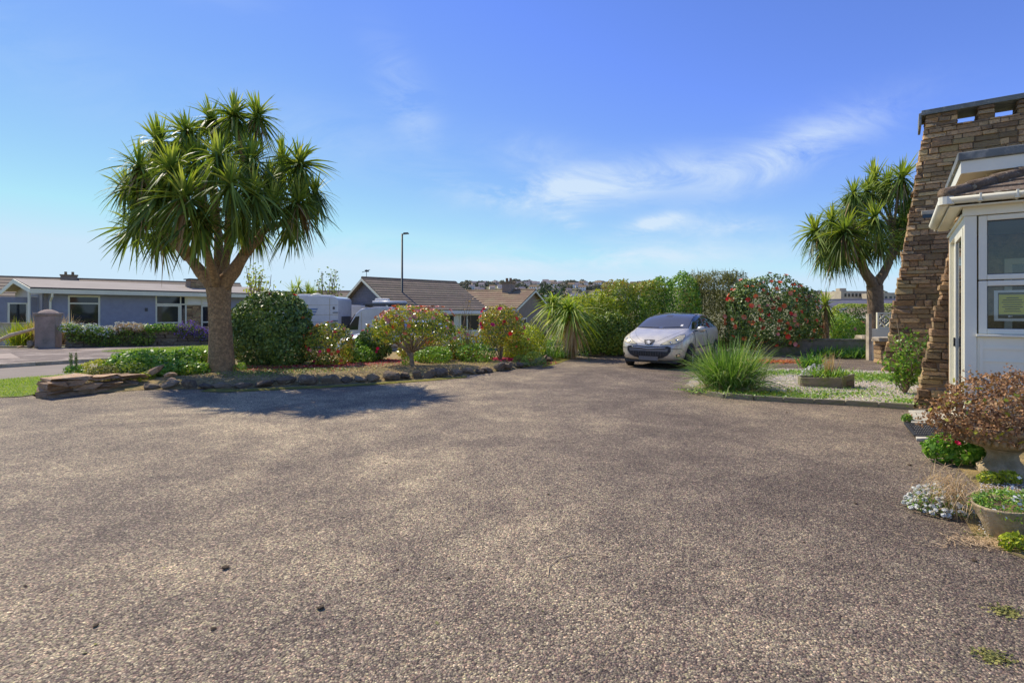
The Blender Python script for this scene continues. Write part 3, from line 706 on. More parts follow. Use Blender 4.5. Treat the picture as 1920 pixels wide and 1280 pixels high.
# corner post and front frame, local x runs right along the front, y goes back
mb = MB(); mb.box(0, .11, 0, .11, 0, 2.60); mb.build('corner_post', U, po, bevel=.006); mb = MB(); mb.box(W, W+.1, 0, .1, 0, 2.6); mb.build('corner_post', U, po, bevel=.006)
mb = MB(); mb.box(-.01, W+.1, -.012, .1, 2.602, ZG); mb.build('head_fascia', U, po, bevel=.004)
mb = MB(); mb.box(.112, W, .012, .08, 0, 1.22); mb.build('lower_panel', U, po, bevel=.004)
mb = MB(); mb.box(.135, .165, .002, .012, .1, 1.2); mb.box(.165, W-.02, .002, .012, 1.08, 1.11); mb.box(.165, W-.02, .002, .012, .94, .955); mb.build('panel_bead', U, po)
mb = MB(); mb.box(.10, W, -.035, .012, 1.222, 1.25); mb.build('window_sill', U, po, bevel=.006)
wf = MB()
x0w, x1w, z0w, z1w = .125, 1.45, 1.252, 2.595; zm = 1.86
for (a, b, c, d) in ((x0w, x1w, z0w, zm-.006), (x0w, x1w, zm+.006, z1w)):
    wf.box(a, a+.075, .01, .075, c, d); wf.box(b-.075, b, .01, .075, c, d); wf.box(a+.075, b-.075, .01, .075, c, c+.06); wf.box(a+.075, b-.075, .01, .075, d-.06, d)
win = wf.build('window', U, po, bevel=.008)
for (c, d) in ((z0w+.06, zm-.066), (zm+.066, z1w-.06)):
    g = MB(); g.box(x0w+.075, x1w-.075, .04, .052, c, d); g.build('pane', GW, win)
    g = MB(); g.box(x0w+.075, x0w+.083, .03, .04, c, d); g.box(x0w+.083, x1w-.075, .03, .04, d-.008, d); g.box(x0w+.083, x1w-.075, .03, .04, c, c+.008); g.build('glazing_seal', M['black_plastic'], win)
# yellow notice behind the lower pane
M['paper'] = pmat('white_paper', (.75, .76, .70), .8, .04, 2, 0); M['yellow'] = pmat('yellow_print', (.50, .46, .04), .7, .05, 2, 0); M['ink'] = pmat('dark_ink', (.07, .075, .06), .8, .1, 3, 0)
nt_ = thing('notice', 'laminated yellow notice with dark header taped inside the porch window', 'notice', PC, HRZ)
mb = MB(); mb.box(.262, .565, .056, .059, 1.40, 1.745); mb.build('paper', M['paper'], nt_)
mb = MB(); mb.box(.295, .535, .0545, .0555, 1.43, 1.72); mb.build('border', M['ink'], nt_)
mb = MB(); mb.box(.303, .527, .053, .054, 1.475, 1.695); mb.build('print', M['yellow'], nt_)
mb = MB()
for i, w in enumerate((.10, .16, .18, .15, .17, .12, .14)): mb.box(.415-w/2, .415+w/2, .0518, .0525, 1.655-i*.025, 1.663-i*.025)
mb.build('text_line', M['ink'], nt_)
mb = MB(); mb.box(.38, .40, .0518, .0525, 1.445, 1.46); mb.box(.405, .415, .0518, .0525, 1.448, 1.456); mb.build('logo', M['paper'], nt_)
# side: sliding glazed doors, seen edge on
mb = MB(); mb.box(0, .07, DEP-.09, DEP, 0, 2.60); mb.box(0, .07, .112, DEP-.09, 2.5, 2.6); mb.box(0, .09, .112, DEP-.09, 0, .07); mb.build('door_frame', U, po, bevel=.005)
def leaf_door(y0, y1, x, nm='door'):
    d = MB(); d.box(x, x+.05, y0, y0+.085, .075, 2.49); d.box(x, x+.05, y1-.085, y1, .075, 2.49); d.box(x, x+.05, y0+.085, y1-.085, .075, .2); d.box(x, x+.05, y0+.085, y1-.085, 2.4, 2.49)
    o = d.build(nm, U, po, bevel=.006); g = MB(); g.box(x+.02, x+.03, y0+.085, y1-.085, .2, 2.4); g.build('pane', M['dark_glass'], o); return o
d1 = leaf_door(.115, 1.09, -.012); d2 = leaf_door(1.0, DEP-.092, .045)
mb = MB(); mb.box(-.03, -.012, 1.0, 1.035, 1.05, 1.17); mb.build('handle', M['black_plastic'], d1, bevel=.01)
# inner wall of the house seen through the glass, with a white glazed door
mb = MB(); walls(mb, 0, W+.1, 0, 2.6, DEP+.0, DEP+.12, [(.6, 1.6, 0, 2.25)]); mb.build('inner_wall', M['fin_stone'], po)
mb = MB(); mb.box(W+.0, W+.1, .1, DEP, 0, 2.6); mb.build('end_wall', M['fin_stone2'], po)
mb = MB(); mb.box(0, W, .1, DEP, -.02, .06); mb.build('porch_floor', M['flag'], po)
mb = MB()
mb.box(.6, .68, DEP-.04, DEP+.06, 0, 2.25); mb.box(1.52, 1.6, DEP-.04, DEP+.06, 0, 2.25); mb.box(.68, 1.52, DEP-.04, DEP+.06, 2.17, 2.25); mb.box(.68, 1.52, DEP-.04, DEP+.06, 0, .9)
mb.box(.85, .90, DEP-.035, DEP+.05, .9, 2.17)
for z in (1.3, 1.7): mb.box(.90, 1.52, DEP-.03, DEP+.03, z, z+.025)
for x in (1.05, 1.21, 1.37): mb.box(x, x+.02, DEP-.028, DEP+.028, .9, 2.17)
ih = mb.build('inner_door', U, po); mb = MB(); mb.box(.68, 1.52, DEP, DEP+.01, .9, 2.17); mb.build('pane', M['dark_glass'], ih)
mb = MB(); mb.box(-.02, W, .1, DEP+.1, 2.602, 2.64); mb.build('ceiling', M['white_paint'], po)
# soffit, gutter
mb = MB(); mb.box(-.14, W, -.14, -.014, 2.70, 2.712); mb.box(-.14, -.014, -.012, DEP, 2.70, 2.712); mb.build('soffit', U, po)
def gutter_run(a, b, n=7, r=.062):
    pts = []; a = Vector(a); b = Vector(b); d = (b-a).normalized(); s_ = Vector((-d.y, d.x, 0)); vs = []
    for p in (a, b):
        for j in range(n+1):
            t = math.pi + math.pi*j/n; vs.append(p + s_*math.cos(t)*r + Vector((0, 0, math.sin(t)*r)))
    m2 = MB(); m2.add(vs, [(i, i+1, n+2+i, n+1+i) for i in range(n)]); return m2
g1 = gutter_run((-.17, -.17, 2.80), (W, -.17, 2.80)); go = g1.build('gutter', U, po, True)
so = go.modifiers.new('thick', 'SOLIDIFY'); so.thickness = .008
g2 = gutter_run((-.17, -.16, 2.80), (-.17, DEP, 2.80)); go2 = g2.build('gutter', U, po, True); so = go2.modifiers.new('thick', 'SOLIDIFY'); so.thickness = .008
for x in (.12, .42, .9, 1.5):
    mb = MB(); mb.tube([(x, -.10, 2.74), (x, -.17, 2.725), (x, -.235, 2.75), (x, -.24, 2.815)], .012, 6); mb.box(x-.02, x+.02, -.238, -.10, 2.732, 2.742); mb.build('gutter_bracket', U, po)
mb = MB(); mb.lathe([(.075, -.075), (.075, .012)], 12, 0, (-.17, -.17, 2.80)); mb.build('gutter_corner', U, po)
# hipped tile roof (courses)
M['tile_lichen'] = pmat('lichened_brown_tile', (.13, .10, .075), .95, .35, 8, 1, 30, .03, rnd=.15, second=(.33, .31, .25), thr=(.56, .62), sscale=12)
px0 = -.2; rise = .40
for k in range(5):
    r0 = k*.26; r1 = r0+.285
    def ring(r): return [(px0+r, DEP+.2, 2.80+r*rise), (px0+r, px0+r, 2.80+r*rise), (W+.2, px0+r, 2.80+r*rise)]
    a = ring(r0); b = ring(r1); m2 = MB()
    for i in range(2):
        m2.add([a[i], a[i+1], b[i+1], b[i]], [(0, 1, 2, 3)])
        m2.add([a[i], a[i+1], (a[i+1][0], a[i+1][1], a[i+1][2]+.025), (a[i][0], a[i][1], a[i][2]+.025)], [(0, 1, 2, 3)])
        lift = Vector((0, 0, .025)); m2.add([Vector(a[i])+lift, Vector(a[i+1])+lift, Vector(b[i+1])+Vector((0, 0, .001)), Vector(b[i])+Vector((0, 0, .001))], [(0, 1, 2, 3)])
    m2.build('tile_course', M['tile_lichen'], po)
mb = MB()
for k in range(6):
    r0 = k*.24; mb.tube([(px0+r0, px0+r0, 2.84+r0*rise), (px0+r0+.25, px0+r0+.25, 2.83+(r0+.25)*rise)], [.075, .065], 8)
mb.build('hip_tile', M['tile_lichen'], po, True)
# flat canopy of the house
KC = Vector((5.50, 6.58, 0))
cn = thing('flat_roof_canopy', 'flat house roof with grey lead edge and white fascia over the porch', 'roof', KC, HRZ)
mb = MB(); mb.box(0, 7, 0, 5.9, 3.36, 3.465); mb.build('roof_edge', M['lead'], cn, bevel=.012)
mb = MB(); mb.box(.03, 7, .03, .055, 3.205, 3.358); mb.box(.03, .055, .057, 5.88, 3.205, 3.358); mb.build('fascia', U, cn, bevel=.003)
mb = MB(); mb.box(.056, 7, .056, 5.87, 3.23, 3.25); mb.build('soffit', M['white_paint'], cn)
mb = MB(); mb.box(.30, .36, .35, .41, 2.9, 3.229); mb.build('roof_bracket', M['white_paint'], cn)
# body of the house behind the porch
hs = thing('stone_house', 'brown stone house wall behind the porch under the flat roof', 'house', PC, HRZ)
mb = MB(); mb.box(.6, 7, DEP+.9, DEP+1.1, 0, 3.22); mb.build('wall', M['fin_stone'], hs)
wl = thing('wall_light', 'small grey box light on the tall stone wall beside the white fascia end', 'light', P(1740, 395, 12.0), HRZ)
mb = MB(); mb.box(-.12, .14, -.06, .08, -.09, 0); mb.build('housing', M['concrete'], wl, bevel=.01); mb = MB(); mb.box(-.10, .12, -.065, -.02, -.17, -.092); mb.build('lens', M['dark_glass'], wl)

# ---- flagstones and rubber mat
fl = thing('flagstone_step', 'pale slate flagstones laid in front of the porch side door', 'paving'); fl['kind'] = 'structure'; del fl['category']
for pts in ([(1703, 772), (1756, 772), (1772, 793), (1708, 792)], [(1758, 772), (1780, 776), (1790, 797), (1774, 793)], [(1708, 793.5), (1745, 793.5), (1748, 801), (1708, 799)], [(1747, 793.5), (1790, 799), (1797, 806), (1750, 801)],
            [(1712, 800.5), (1749, 802), (1753, 825), (1718, 827)], [(1751, 802), (1800, 807), (1808, 828), (1755, 825)]):
    g = gl(pts); mb = MB(); c_ = sum(g, Vector())/4; mb.prism([tuple(c_+(p-c_)*.985) for p in g], (0, 0, .03)); mb.build('flagstone', M['flag'], fl, bevel=.004)
mt = thing('door_mat', 'black rubber ring grid door mat on the flagstones', 'door mat')
q = gl([(1697, 798), (1768, 800), (1781, 823), (1716, 822)]); q = [Vector((p.x, p.y, .035)) for p in q]
def bil(u, v): return q[0].lerp(q[1], u).lerp(q[3].lerp(q[2], u), v)
mb = MB()
for i in range(4): mb.bar(q[i], q[(i+1) % 4], .03, .016)
mb.build('mat_border', M['black_plastic'], mt)
mb = MB(); N1, N2 = 15, 7
for i in range(1, N1): mb.bar(bil(i/N1, 0), bil(i/N1, 1), .013, .012)
for i in range(1, N2): mb.bar(bil(0, i/N2), bil(1, i/N2), .013, .0125)
mb.build('mat_grid', M['black_plastic'], mt)

# ---- grey rendered bungalow on the left
GH = Vector((-25.06, 28, 0)); GA = R(52)
gh = thing('grey_bungalow', 'long low blue grey bungalow with white fascia and big white windows', 'house', GH, GA)
ze = 2.66; RS = .52; Lh = 13.2; Wd = 7.0
w1 = (1.37, 2.82, .65, 2.42); en = (5.55, 8.9, .0, 2.55)
mb = MB(); walls(mb, .35, Lh, 0, ze, 0, .25, [w1, (en[0], en[1], en[2], en[3])]); mb.build('wall', M['grey_render'], gh)
# end gable: from (0.35,0) going back along +y
mb = MB(); mb.prism([(.35, 0, 0), (.35, Wd, 0), (.35, Wd, ze), (.35, Wd/2, ze+RS), (.35, 0, ze)], (.2, 0, 0)); mb.build('gable_wall', M['grey_render2'], gh)
mb = MB(); mb.box(.33, .349, .9, 1.2, .3, 2.45); mb.box(.33, .349, 1.2, 3.4, 2.35, 2.45); mb.build('gable_trim', M['grey_render'], gh)
# roof: two shallow slopes, thick
sl = RS/(Wd/2)
for sgn in (0, 1):
    y0, y1 = (-.5, Wd/2) if sgn == 0 else (Wd/2, Wd+.5)
    z0 = ze+.05-.5*sl if sgn == 0 else ze+.05+RS; z1 = ze+.05+RS if sgn == 0 else ze+.05-.5*sl
    mb = MB(); mb.prism([(-.25, y0, z0+.12), (-.25, y1, z1+.12), (-.25, y1, z1+.16), (-.25, y0, z0+.16)], (Lh+.5, 0, 0)); mb.build('roof', M['felt'], gh)
mb = MB(); mb.box(-.25, Lh+.25, -.54, -.50, ze-.18, ze+.06); mb.build('fascia', M['white_paint'], gh)
mb = MB(); mb.box(-.27, Lh+.27, -.56, -.50, ze+.062, ze+.125); mb.build('roof_edge', M['felt_dark'], gh)
mb = MB(); zA = ze-.18
mb.prism([(-.29, -.54, zA), (-.29, Wd/2, zA+RS+.12), (-.29, Wd+.54, zA), (-.29, Wd+.54, zA+.24), (-.29, Wd/2, zA+RS+.36), (-.29, -.54, zA+.24)], (.04, 0, 0)); mb.build('bargeboard', M['white_paint'], gh)
mb = MB(); mb.box(-.24, Lh, -.499, .0, ze-.02, ze); mb.build('soffit', M['white_paint'], gh)
mb = MB(); mb.tube([(.62, -.50, ze-.1), (.62, -.46, ze-.35), (.62, -.07, ze-.6), (.62, -.07, 0)], .055, 8); mb.build('downpipe', M['white_paint'], gh)
mb = MB(); mb.tube([(-.28, -.35, ze-.1), (-.28, -.35, 0)], .06, 8); mb.build('porch_post', M['white_paint'], gh)
def window(parent, x0, x1, z0, z1, y, fw=.07, mull=(), trans=(), frame=None, glass=None, d=.08):
    mb = MB(); fr = frame or M['white_paint']
    mb.box(x0, x0+fw, y, y+d, z0, z1); mb.box(x1-fw, x1, y, y+d, z0, z1); mb.box(x0+fw, x1-fw, y, y+d, z0, z0+fw); mb.box(x0+fw, x1-fw, y, y+d, z1-fw, z1)
    xs_ = [x0+fw]+[v for m_ in mull for v in (m_-fw*.4, m_+fw*.4)]+[x1-fw]; zs_ = [z0+fw]+[v for t in trans for v in (t-fw*.4, t+fw*.4)]+[z1-fw]
    for m_ in mull: mb.box(m_-fw*.4, m_+fw*.4, y+.005, y+d-.005, z0+fw, z1-fw)
    for a, b in zip(xs_[::2], xs_[1::2]):
        for t in trans: mb.box(a, b, y+.008, y+d-.008, t-fw*.4, t+fw*.4)
    w = mb.build('window', fr, parent)
    for a, b in zip(xs_[::2], xs_[1::2]):
        for c, e in zip(zs_[::2], zs_[1::2]):
            g = MB(); g.box(a, b, y+d*.5, y+d*.5+.01, c, e); g.build('pane', glass or M['dark_glass'], w)
    return w
window(gh, w1[0], w1[1], w1[2], w1[3], .02, .09, (), (1.98,))
mb = MB(); mb.box(w1[0]-.05, w1[1]+.05, -.06, .019, w1[2]-.05, w1[2]); mb.build('window_sill', M['white_paint'], gh)
M['ent_glass'] = glass_dark('entrance_glass', (.045, .05, .035), .05)
window(gh, 5.56, 7.27, 1.95, 2.54, .03, .08, (6.95,), ())
window(gh, 7.28, 8.89, 1.95, 2.54, .03, .08, (8.2,), (), glass=M['cream'])
window(gh, 5.56, 6.9, 0, 1.94, .03, .09, (), (.85,), glass=M['ent_glass'])
mb = MB(); mb.box(6.9, 6.98, -.02, .1, 0, 1.94); mb.box(7.19, 7.27, -.02, .1, 0, 1.94); mb.build('door_frame', M['white_paint'], gh)
mb = MB(); mb.box(6.98, 7.19, .04, .06, 0, 1.94); mb.build('side_glass', M['dark_glass'], gh)
its = []; z = 0
while z < 1.93:
    h = random.uniform(.10, .16); h = min(h, 1.94-z); x = 7.28
    while x < 8.1:
        w = min(random.uniform(.2, .45), 8.14-x); its.append((random.choice(BLK), (x+w/2, .1, z+h/2), (0, 0, 0), (w-.01, .14, h-.01))); x += w
    z += h
pieces(gh, its, 'stone')
mb = MB(); mb.box(7.28, 8.15, .17, .24, 0, 1.94); mb.build('stone_panel', M['mortar'], gh)
window(gh, 8.15, 8.89, 0, 1.94, .03, .09, (), (.85,))
mb = MB(); mb.box(5.0, 5.13, -.06, -.001, 1.55, 1.75); mb.build('wall_lamp', M['metal_dark'], gh)
mb = MB()
mb.prism([(8.0, 1.5, ze+.1), (9.3, 1.5, ze+.1), (9.15, 1.5, ze+1.0), (8.1, 1.5, ze+1.0)], (0, .8, 0)); ch = mb.build('chimney', M['mortar'], gh)
z = ze+.25
while z < ze+.95:
    x = 8.1
    while x < 9.1:
        w = random.uniform(.18, .36); w = min(w, 9.15-x); o = bpy.data.objects.new('stone', random.choice(BLK)); link(o, ch); o.location = (x+w/2, 1.48, z+.06); o.scale = (max(w-.01, .03), .1, .11); x += w
    z += .12
mb = MB(); mb.box(7.98, 9.3, 1.4, 2.4, ze+1.0, ze+1.06); mb.build('chimney_cap', M['felt_dark'], ch)
mb = MB(); mb.box(-1.2, .3, 1.0, 1.06, .0, 2.3); mb.build('side_screen', M['grey_render'], gh)
window(gh, -.9, -.1, .5, 2.0, .93, .08)
mb = MB(); mb.box(.25, .34, 4.2, 5.0, 1.2, 1.9); mb.build('side_sign', M['ink'], gh)
# neighbour roofs further back
def simple_house(name, label, loc, rz, L, Wd, ze, rise, roofm, wallm, over=.3, chim=None, bands=0, cap=None, trim=None, wins=(), group=None):
    h = thing(name, label, 'house', loc, rz, group)
    mb = MB(); mb.box(0, L, 0, .2, 0, ze); mb.build('wall', wallm, h); mb = MB(); mb.box(0, L, Wd-.2, Wd, 0, ze); mb.build('wall', wallm, h)
    for x in (0, L-.2):
        mb = MB(); mb.prism([(x, .2 if 0 else 0, 0), (x, Wd, 0), (x, Wd, ze), (x, Wd/2, ze+rise), (x, 0, ze)], (.2, 0, 0))
        mb = MB(); mb.prism([(x-.001, .201, 0), (x-.001, Wd-.201, 0), (x-.001, Wd-.201, ze+rise*.05), (x-.001, Wd/2, ze+rise-.02), (x-.001, .201, ze+rise*.05)], (.2, 0, 0)); mb.build('gable_wall', trim[1] if trim else wallm, h)
    sl = rise/(Wd/2)
    for sgn in (0, 1):
        n = bands if (bands and sgn == 0) else 1; tot = Wd/2+over
        for k in range(n):
            a, b = k/n*tot, (k+1)/n*tot + (.05 if k < n-1 else 0)
            ya, yb = (-over+a, -over+b) if sgn == 0 else (Wd+over-a, Wd+over-b)
            za, zb = ze-over*sl+a*sl, ze-over*sl+b*sl; t0 = .035 if n > 1 else .0
            mb = MB(); mb.prism([(-over, ya, za+.02+t0), (-over, yb, zb+.02), (-over, yb, zb+.06), (-over, ya, za+.06+t0)], (L+2*over, 0, 0)); mb.build('tile_course' if n > 1 else 'roof', roofm, h)
    mb = MB(); mb.tube([(-over, Wd/2, ze+rise+.05), (L+over, Wd/2, ze+rise+.05)], .09, 6); mb.build('ridge', cap or roofm, h)
    mb = MB(); mb.box(-over, L+over, -over-.03, -over, ze-over*sl-.16, ze-over*sl+.03); mb.build('fascia', trim[0] if trim else M['white_paint'], h)
    mb = MB(); zA = ze-over*sl
    for x in (-over-.03, L+over):
        mb.prism([(x, -over, zA-.12), (x, Wd/2, ze+rise-.12), (x, Wd+over, zA-.12), (x, Wd+over, zA+.015), (x, Wd/2, ze+rise+.015), (x, -over, zA+.015)], (.03, 0, 0))
    mb.build('bargeboard', M['white_paint'], h)
    if chim:
        cx, cy, cw, cd, z0, z1 = chim; mb = MB(); mb.box(cx, cx+cw, cy, cy+cd, z0, z1); co = mb.build('chimney', M['brown_render'], h)
        mb = MB(); mb.box(cx-.06, cx+cw+.06, cy-.06, cy+cd+.06, z1, z1+.1); mb.build('chimney_cap', M['tile_red'], co)
        mb = MB(); mb.lathe([(.11, 0), (.1, .28)], 8, 0, (cx+cw*.3, cy+cd/2, z1+.1)); mb.lathe([(.11, 0), (.1, .28)], 8, 0, (cx+cw*.72, cy+cd/2, z1+.1)); mb.build('chimney_pot', M['tile_red'], co)
    for wv in wins: window(h, *wv)
    return h
# brown tiled bungalow in the middle
h2 = simple_house('tiled_bungalow', 'bungalow with ribbed brown tile roof and dark slate clad gable', (-6.1, 28.05, -.6), R(44.5), 6.0, 5.95, 2.35, 1.62, M['tile'], M['white_paint'], .35, None, 13, M['tile'], (M['cream'], M['slate_clad']),
    wins=[(2.4, 3.9, .95, 2.0, -.07, .09, (2.9,), ()), (4.25, 5.8, .95, 2.0, -.07, .09, (4.8,), ()), (.5, 1.6, 1.2, 2.0, -.07, .08)])
mb = MB()
for i in range(11): z = 2.2-.0+i*.155; hw = (2.975)*(1-(z-2.35)/1.62) if z > 2.35 else 2.97
for i in range(24):
    z = .2+i*.155
    hw = 2.95 if z+.14 < 2.35 else 2.95*(1-(z+.15-2.35)/1.62)
    if hw > .12: mb.box(-.035, -.003, 2.975-hw, 2.975+hw, z, z+.14)
mb.build('cladding_board', M['slate_clad'], h2)
ae = thing('tv_aerial', 'small dark television aerial above the slate clad gable peak', 'aerial', P(687, 521, 31.6)); mb = MB(); mb.tube([(0, 0, -.3), (0, 0, .5)], .018, 5); mb.bar((-.25, 0, .33), (.22, .0, .48), .02)
for i in range(6): mb.bar((-.22+i*.08, -.14, .35+i*.025), (-.22+i*.08, .14, .35+i*.025), .016)
mb.box(-.08, .14, -.04, .04, .36, .47); mb.build('aerial_array', M['metal_dark'], ae)
# russet bungalow behind it, gable facing right
h3 = simple_house('russet_bungalow', 'small bungalow with russet tile roof and plain brown gable', (-4.6, 37.6, -.75), R(-23.5), 5.2, 6.3, 2.55, 1.25, M['tile_red'], M['brown_render'], .3, (3.1, 2.6, .7, .8, 3.2, 4.35), 9, None, (M['white_paint'], M['brown_render']))
mb = MB(); mb.box(5.19, 5.25, 1.2, 2.1, 1.2, 1.85); o = mb.build('window', M['white_paint'], h3); mb = MB(); mb.box(5.245, 5.26, 1.3, 2.0, 1.27, 1.78); mb.build('pane', M['dark_glass'], o)
simple_house('far_bungalow', 'long brown roofed bungalow showing above the grey bungalow roof at far left', (-44, 42, 0), R(38), 21.0, 8, 2.6, 1.95, M['tile'], M['brown_render'], .3, (6.3, 3.6, 1.2, .8, 4.2, 4.85), 7)
simple_house('far_bungalow', 'brown roof between the palm trunk and the motorhome', (-24.5, 47, 0), R(12), 9.5, 7, 2.3, 1.05, M['tile'], M['brown_render'], .3, None, 5)
simple_house('far_bungalow', 'brown roof with skylight left of the slate clad gable', (-19.0, 50, -.4), R(8), 9.5, 7, 2.6, 1.35, M['tile'], M['brown_render'], .3, None, 5)
# ---- right background: far stone block, white barge gable
def block(name, label, loc, rz, boxes, mat, wins=(), wm=None):
    t = thing(name, label, 'building', loc, rz); 
    for b in boxes: mb = MB(); mb.box(*b); mb.build('wall', mat, t)
    for w in wins: mb = MB(); mb.box(*w); mb.build('window', M['dark_glass'], t)
    return t
M['farstone'] = pmat('far_stone', (.33, .30, .25), .95, .2, .3, 0)
block('far_school', 'distant pale stone block with a small tower left of the second palm trunk', P(1577, 560, 160), 0, [(0, 8.5, 0, 10, -8, 2.3), (.2, 2.2, 1, 3, 2.301, 3.2)], M['farstone'], [(1+i*1.1, 1.6+i*1.1, -.05, 0, .6, 1.6) for i in range(7)])
block('far_terrace', 'distant pale terrace right of the second palm trunk', P(1655, 562, 150), 0, [(0, 12, 0, 9, -8, 2.0)], M['farstone'], [(.6+i*1.3, 1.3+i*1.3, -.05, 0, -.2, 1.0) for i in range(8)])
simple_house('white_gable_house', 'low house with white bargeboards beyond the clipped hedge', P(1583, 592, 38)+Vector((0, 0, -2.2)), R(-60), 7, 3.2, 2.3, .65, M['tile'], M['brown_render'], .25)
simple_house('grey_roof_house', 'grey roofed house behind the white gable', P(1545, 600, 60)+Vector((0, 0, -1.5)), R(-14), 9, 6, 2.2, 1.6, M['slate_clad'], M['farstone'], .3, None, 0)
# ---- distant hill: houses and trees
def hh_mesh(wall, roof, w, d, h, r):
    mb = MB(); mb.box(0, w, 0, d, -2, h, 0); mb.prism([(-.2, -.2, h), (-.2, d+.2, h), (-.2, d/2, h+r)], (w+.4, 0, 0), 1)
    k = max(2, int(w/2.6))
    for i in range(k): 
        for z in (1.0, 3.6):
            if z+1.2 < h: mb.box(.7+i*(w-1)/k, 1.7+i*(w-1)/k, -.04, 0, z, z+1.2, 2)
    return mb.mesh('hill_house', [wall, roof, M['dark_glass']])
M['hroof'] = pmat('distant_slate', (.16, .15, .17), .9, .2, .3, 0); M['hwall'] = pmat('distant_white_render', (.62, .62, .62), .9, .1, .3, 0); M['hwall2'] = pmat('distant_buff_render', (.42, .36, .30), .9, .1, .3, 0)
HM = [hh_mesh(M['hwall'], M['hroof'], 9, 7, 5.2, 2.6), hh_mesh(M['hwall'], M['hroof'], 14, 7, 3.0, 2.4), hh_mesh(M['hwall2'], M['hroof'], 8, 7, 5.4, 2.6), hh_mesh(M['hwall'], M['tile_red'], 10, 8, 5, 3)]
hn = 0
for row, (D, n) in enumerate([(640, 15), (690, 16), (740, 18), (790, 20), (840, 20), (890, 18)]):
    for i in range(n):
        x = -.075*D + (i+random.uniform(-.3, .3))/n*.33*D; y = D+random.uniform(-18, 18)
        o = bpy.data.objects.new('hill_house', random.choice(HM)); link(o); o.location = (x, y, hgt(x, y)); o.rotation_euler = (0, 0, random.uniform(-.6, .6)); s = random.uniform(.8, 1.1); o.scale = (s, s, s)
        tag(o, 'tiny pale rendered house on the distant hillside', 'house', 'houses on the distant hillside')
for i in range(26):
    x = random.uniform(.55, .78)*700; y = random.uniform(620, 880); o = bpy.data.objects.new('hill_house', random.choice(HM)); link(o); o.location = (x, y, hgt(x, y)); o.rotation_euler = (0, 0, random.uniform(-.6, .6))
    tag(o, 'tiny pale rendered house on the distant hillside', 'house', 'houses on the distant hillside')
M['hilltree'] = leafmat('haze_lightened_foliage', [(.08, .085, .055), (.12, .115, .07), (.16, .14, .09)], .9, 0, .1, .1)  # leaf colours lightened, with the distance haze put into them
HT = []
for k in range(4):
    c, n_ = blob_pts([(0, 0, 4.5, 5, 4, 4), (4, 1, 3.5, 3.5, 3, 3), (-3.5, 0, 3.6, 3.5, 3, 2.8)], 420, 900+k, .12, .2); HT.append(leaf_mesh('hill_tree', c, n_, 2.0, M['hilltree'], .7))
for i in range(230):
    D = random.choice([620, 660, 720, 770, 820, 870, 905, 930, 930]); x = random.uniform(-.115, .27)*D
    if i > 190: x = random.uniform(.5, .8)*D
    o = bpy.data.objects.new('hill_tree', random.choice(HT)); link(o); o.location = (x, D, hgt(x, D)-.5); s = random.uniform(.6, 1.25); o.scale = (s*1.2, s, s); o.rotation_euler = (0, 0, random.uniform(0, 6))
    tag(o, 'tiny olive brown tree on the distant hillside', 'tree', 'trees on the distant hillside')
c, n_ = blob_pts([(0, 0, 2.2, 3.4, 2.5, 2.6), (2.6, 0, 1.5, 2.2, 2, 1.9), (-3.4, 0, 1.2, 2.6, 2, 1.6)], 2600, 77, .15, .2)
M['midtree'] = leafmat('dark_evergreen', [(.018, .028, .014), (.03, .045, .02), (.055, .07, .03)], .7, .1, .2, .4)
t = thing('evergreen_tree', 'dark round evergreen behind the russet bungalow gable', 'tree', P(1030, 572, 60)+Vector((0, 0, -1.6))); mesh_obj('crown', leaf_mesh('crown', c*.8, n_, .35, M['midtree'], .7), t); mb = MB(); mb.tube([(0, 0, -2), (0, 0, 1)], .2, 6); mb.build('trunk', M['twig'], t)
M['olive'] = leafmat('olive_foliage', [(.06, .06, .025), (.10, .10, .035), (.15, .14, .05)], .8, .15, .15, .3)
for (px_, D, s, lab) in ((905, 120, 1.0, 'olive brown tree mass just right of the tiled roof end'), (938, 130, .9, 'low olive tree between the two tiled roofs and the hill'), (1095, 110, .8, 'low scrub tree beyond the garden hedge before the hill')):
    t = thing('field_tree', lab, 'tree', (P(px_, 560, D).x, D, hgt(0, D))); c, n_ = blob_pts([(0, 0, 5, 5, 4, 4.6), (5, 0, 4, 4, 3, 3.6), (-5, 0, 4, 4, 3, 3.4)], 1500, int(px_), .15, .2)
    mesh_obj('crown', leaf_mesh('crown', c*s, n_, .8, M['olive'], .7), t); mb = MB(); mb.tube([(0, 0, 0), (0, 0, 4)], .3, 6); mb.build('trunk', M['twig'], t)
# ================================================================ PLANTS
M['holly'] = leafmat('glossy_dark_leaf', [(.026, .048, .014), (.045, .075, .019), (.075, .112, .026), (.12, .16, .035)], .42, .15, .4)
M['cam'] = leafmat('camellia_leaf', [(.03, .048, .010), (.06, .09, .014), (.13, .17, .02), (.28, .27, .03), (.34, .19, .04)], .3, .22, .5)
M['camy'] = leafmat('camellia_yellowing_leaf', [(.035, .06, .010), (.095, .13, .014), (.20, .22, .02), (.36, .29, .04), (.42, .20, .05)], .32, .25, .5)
M['green'] = leafmat('fresh_green_leaf', [(.03, .065, .012), (.06, .12, .018), (.11, .19, .025), (.20, .26, .04)], .4, .3, .4)
M['lime'] = leafmat('lime_leaf', [(.08, .11, .015), (.17, .21, .02), (.30, .32, .03), (.42, .40, .05)], .45, .35, .35)
M['hedge'] = leafmat('hedge_leaf', [(.022, .042, .008), (.05, .08, .013), (.11, .15, .02), (.20, .23, .03)], .45, .25, .35)
M['hedge_br'] = leafmat('mixed_hedge_leaf', [(.018, .036, .008), (.045, .075, .012), (.115, .155, .02), (.22, .21, .03), (.28, .13, .035)], .45, .22, .35)
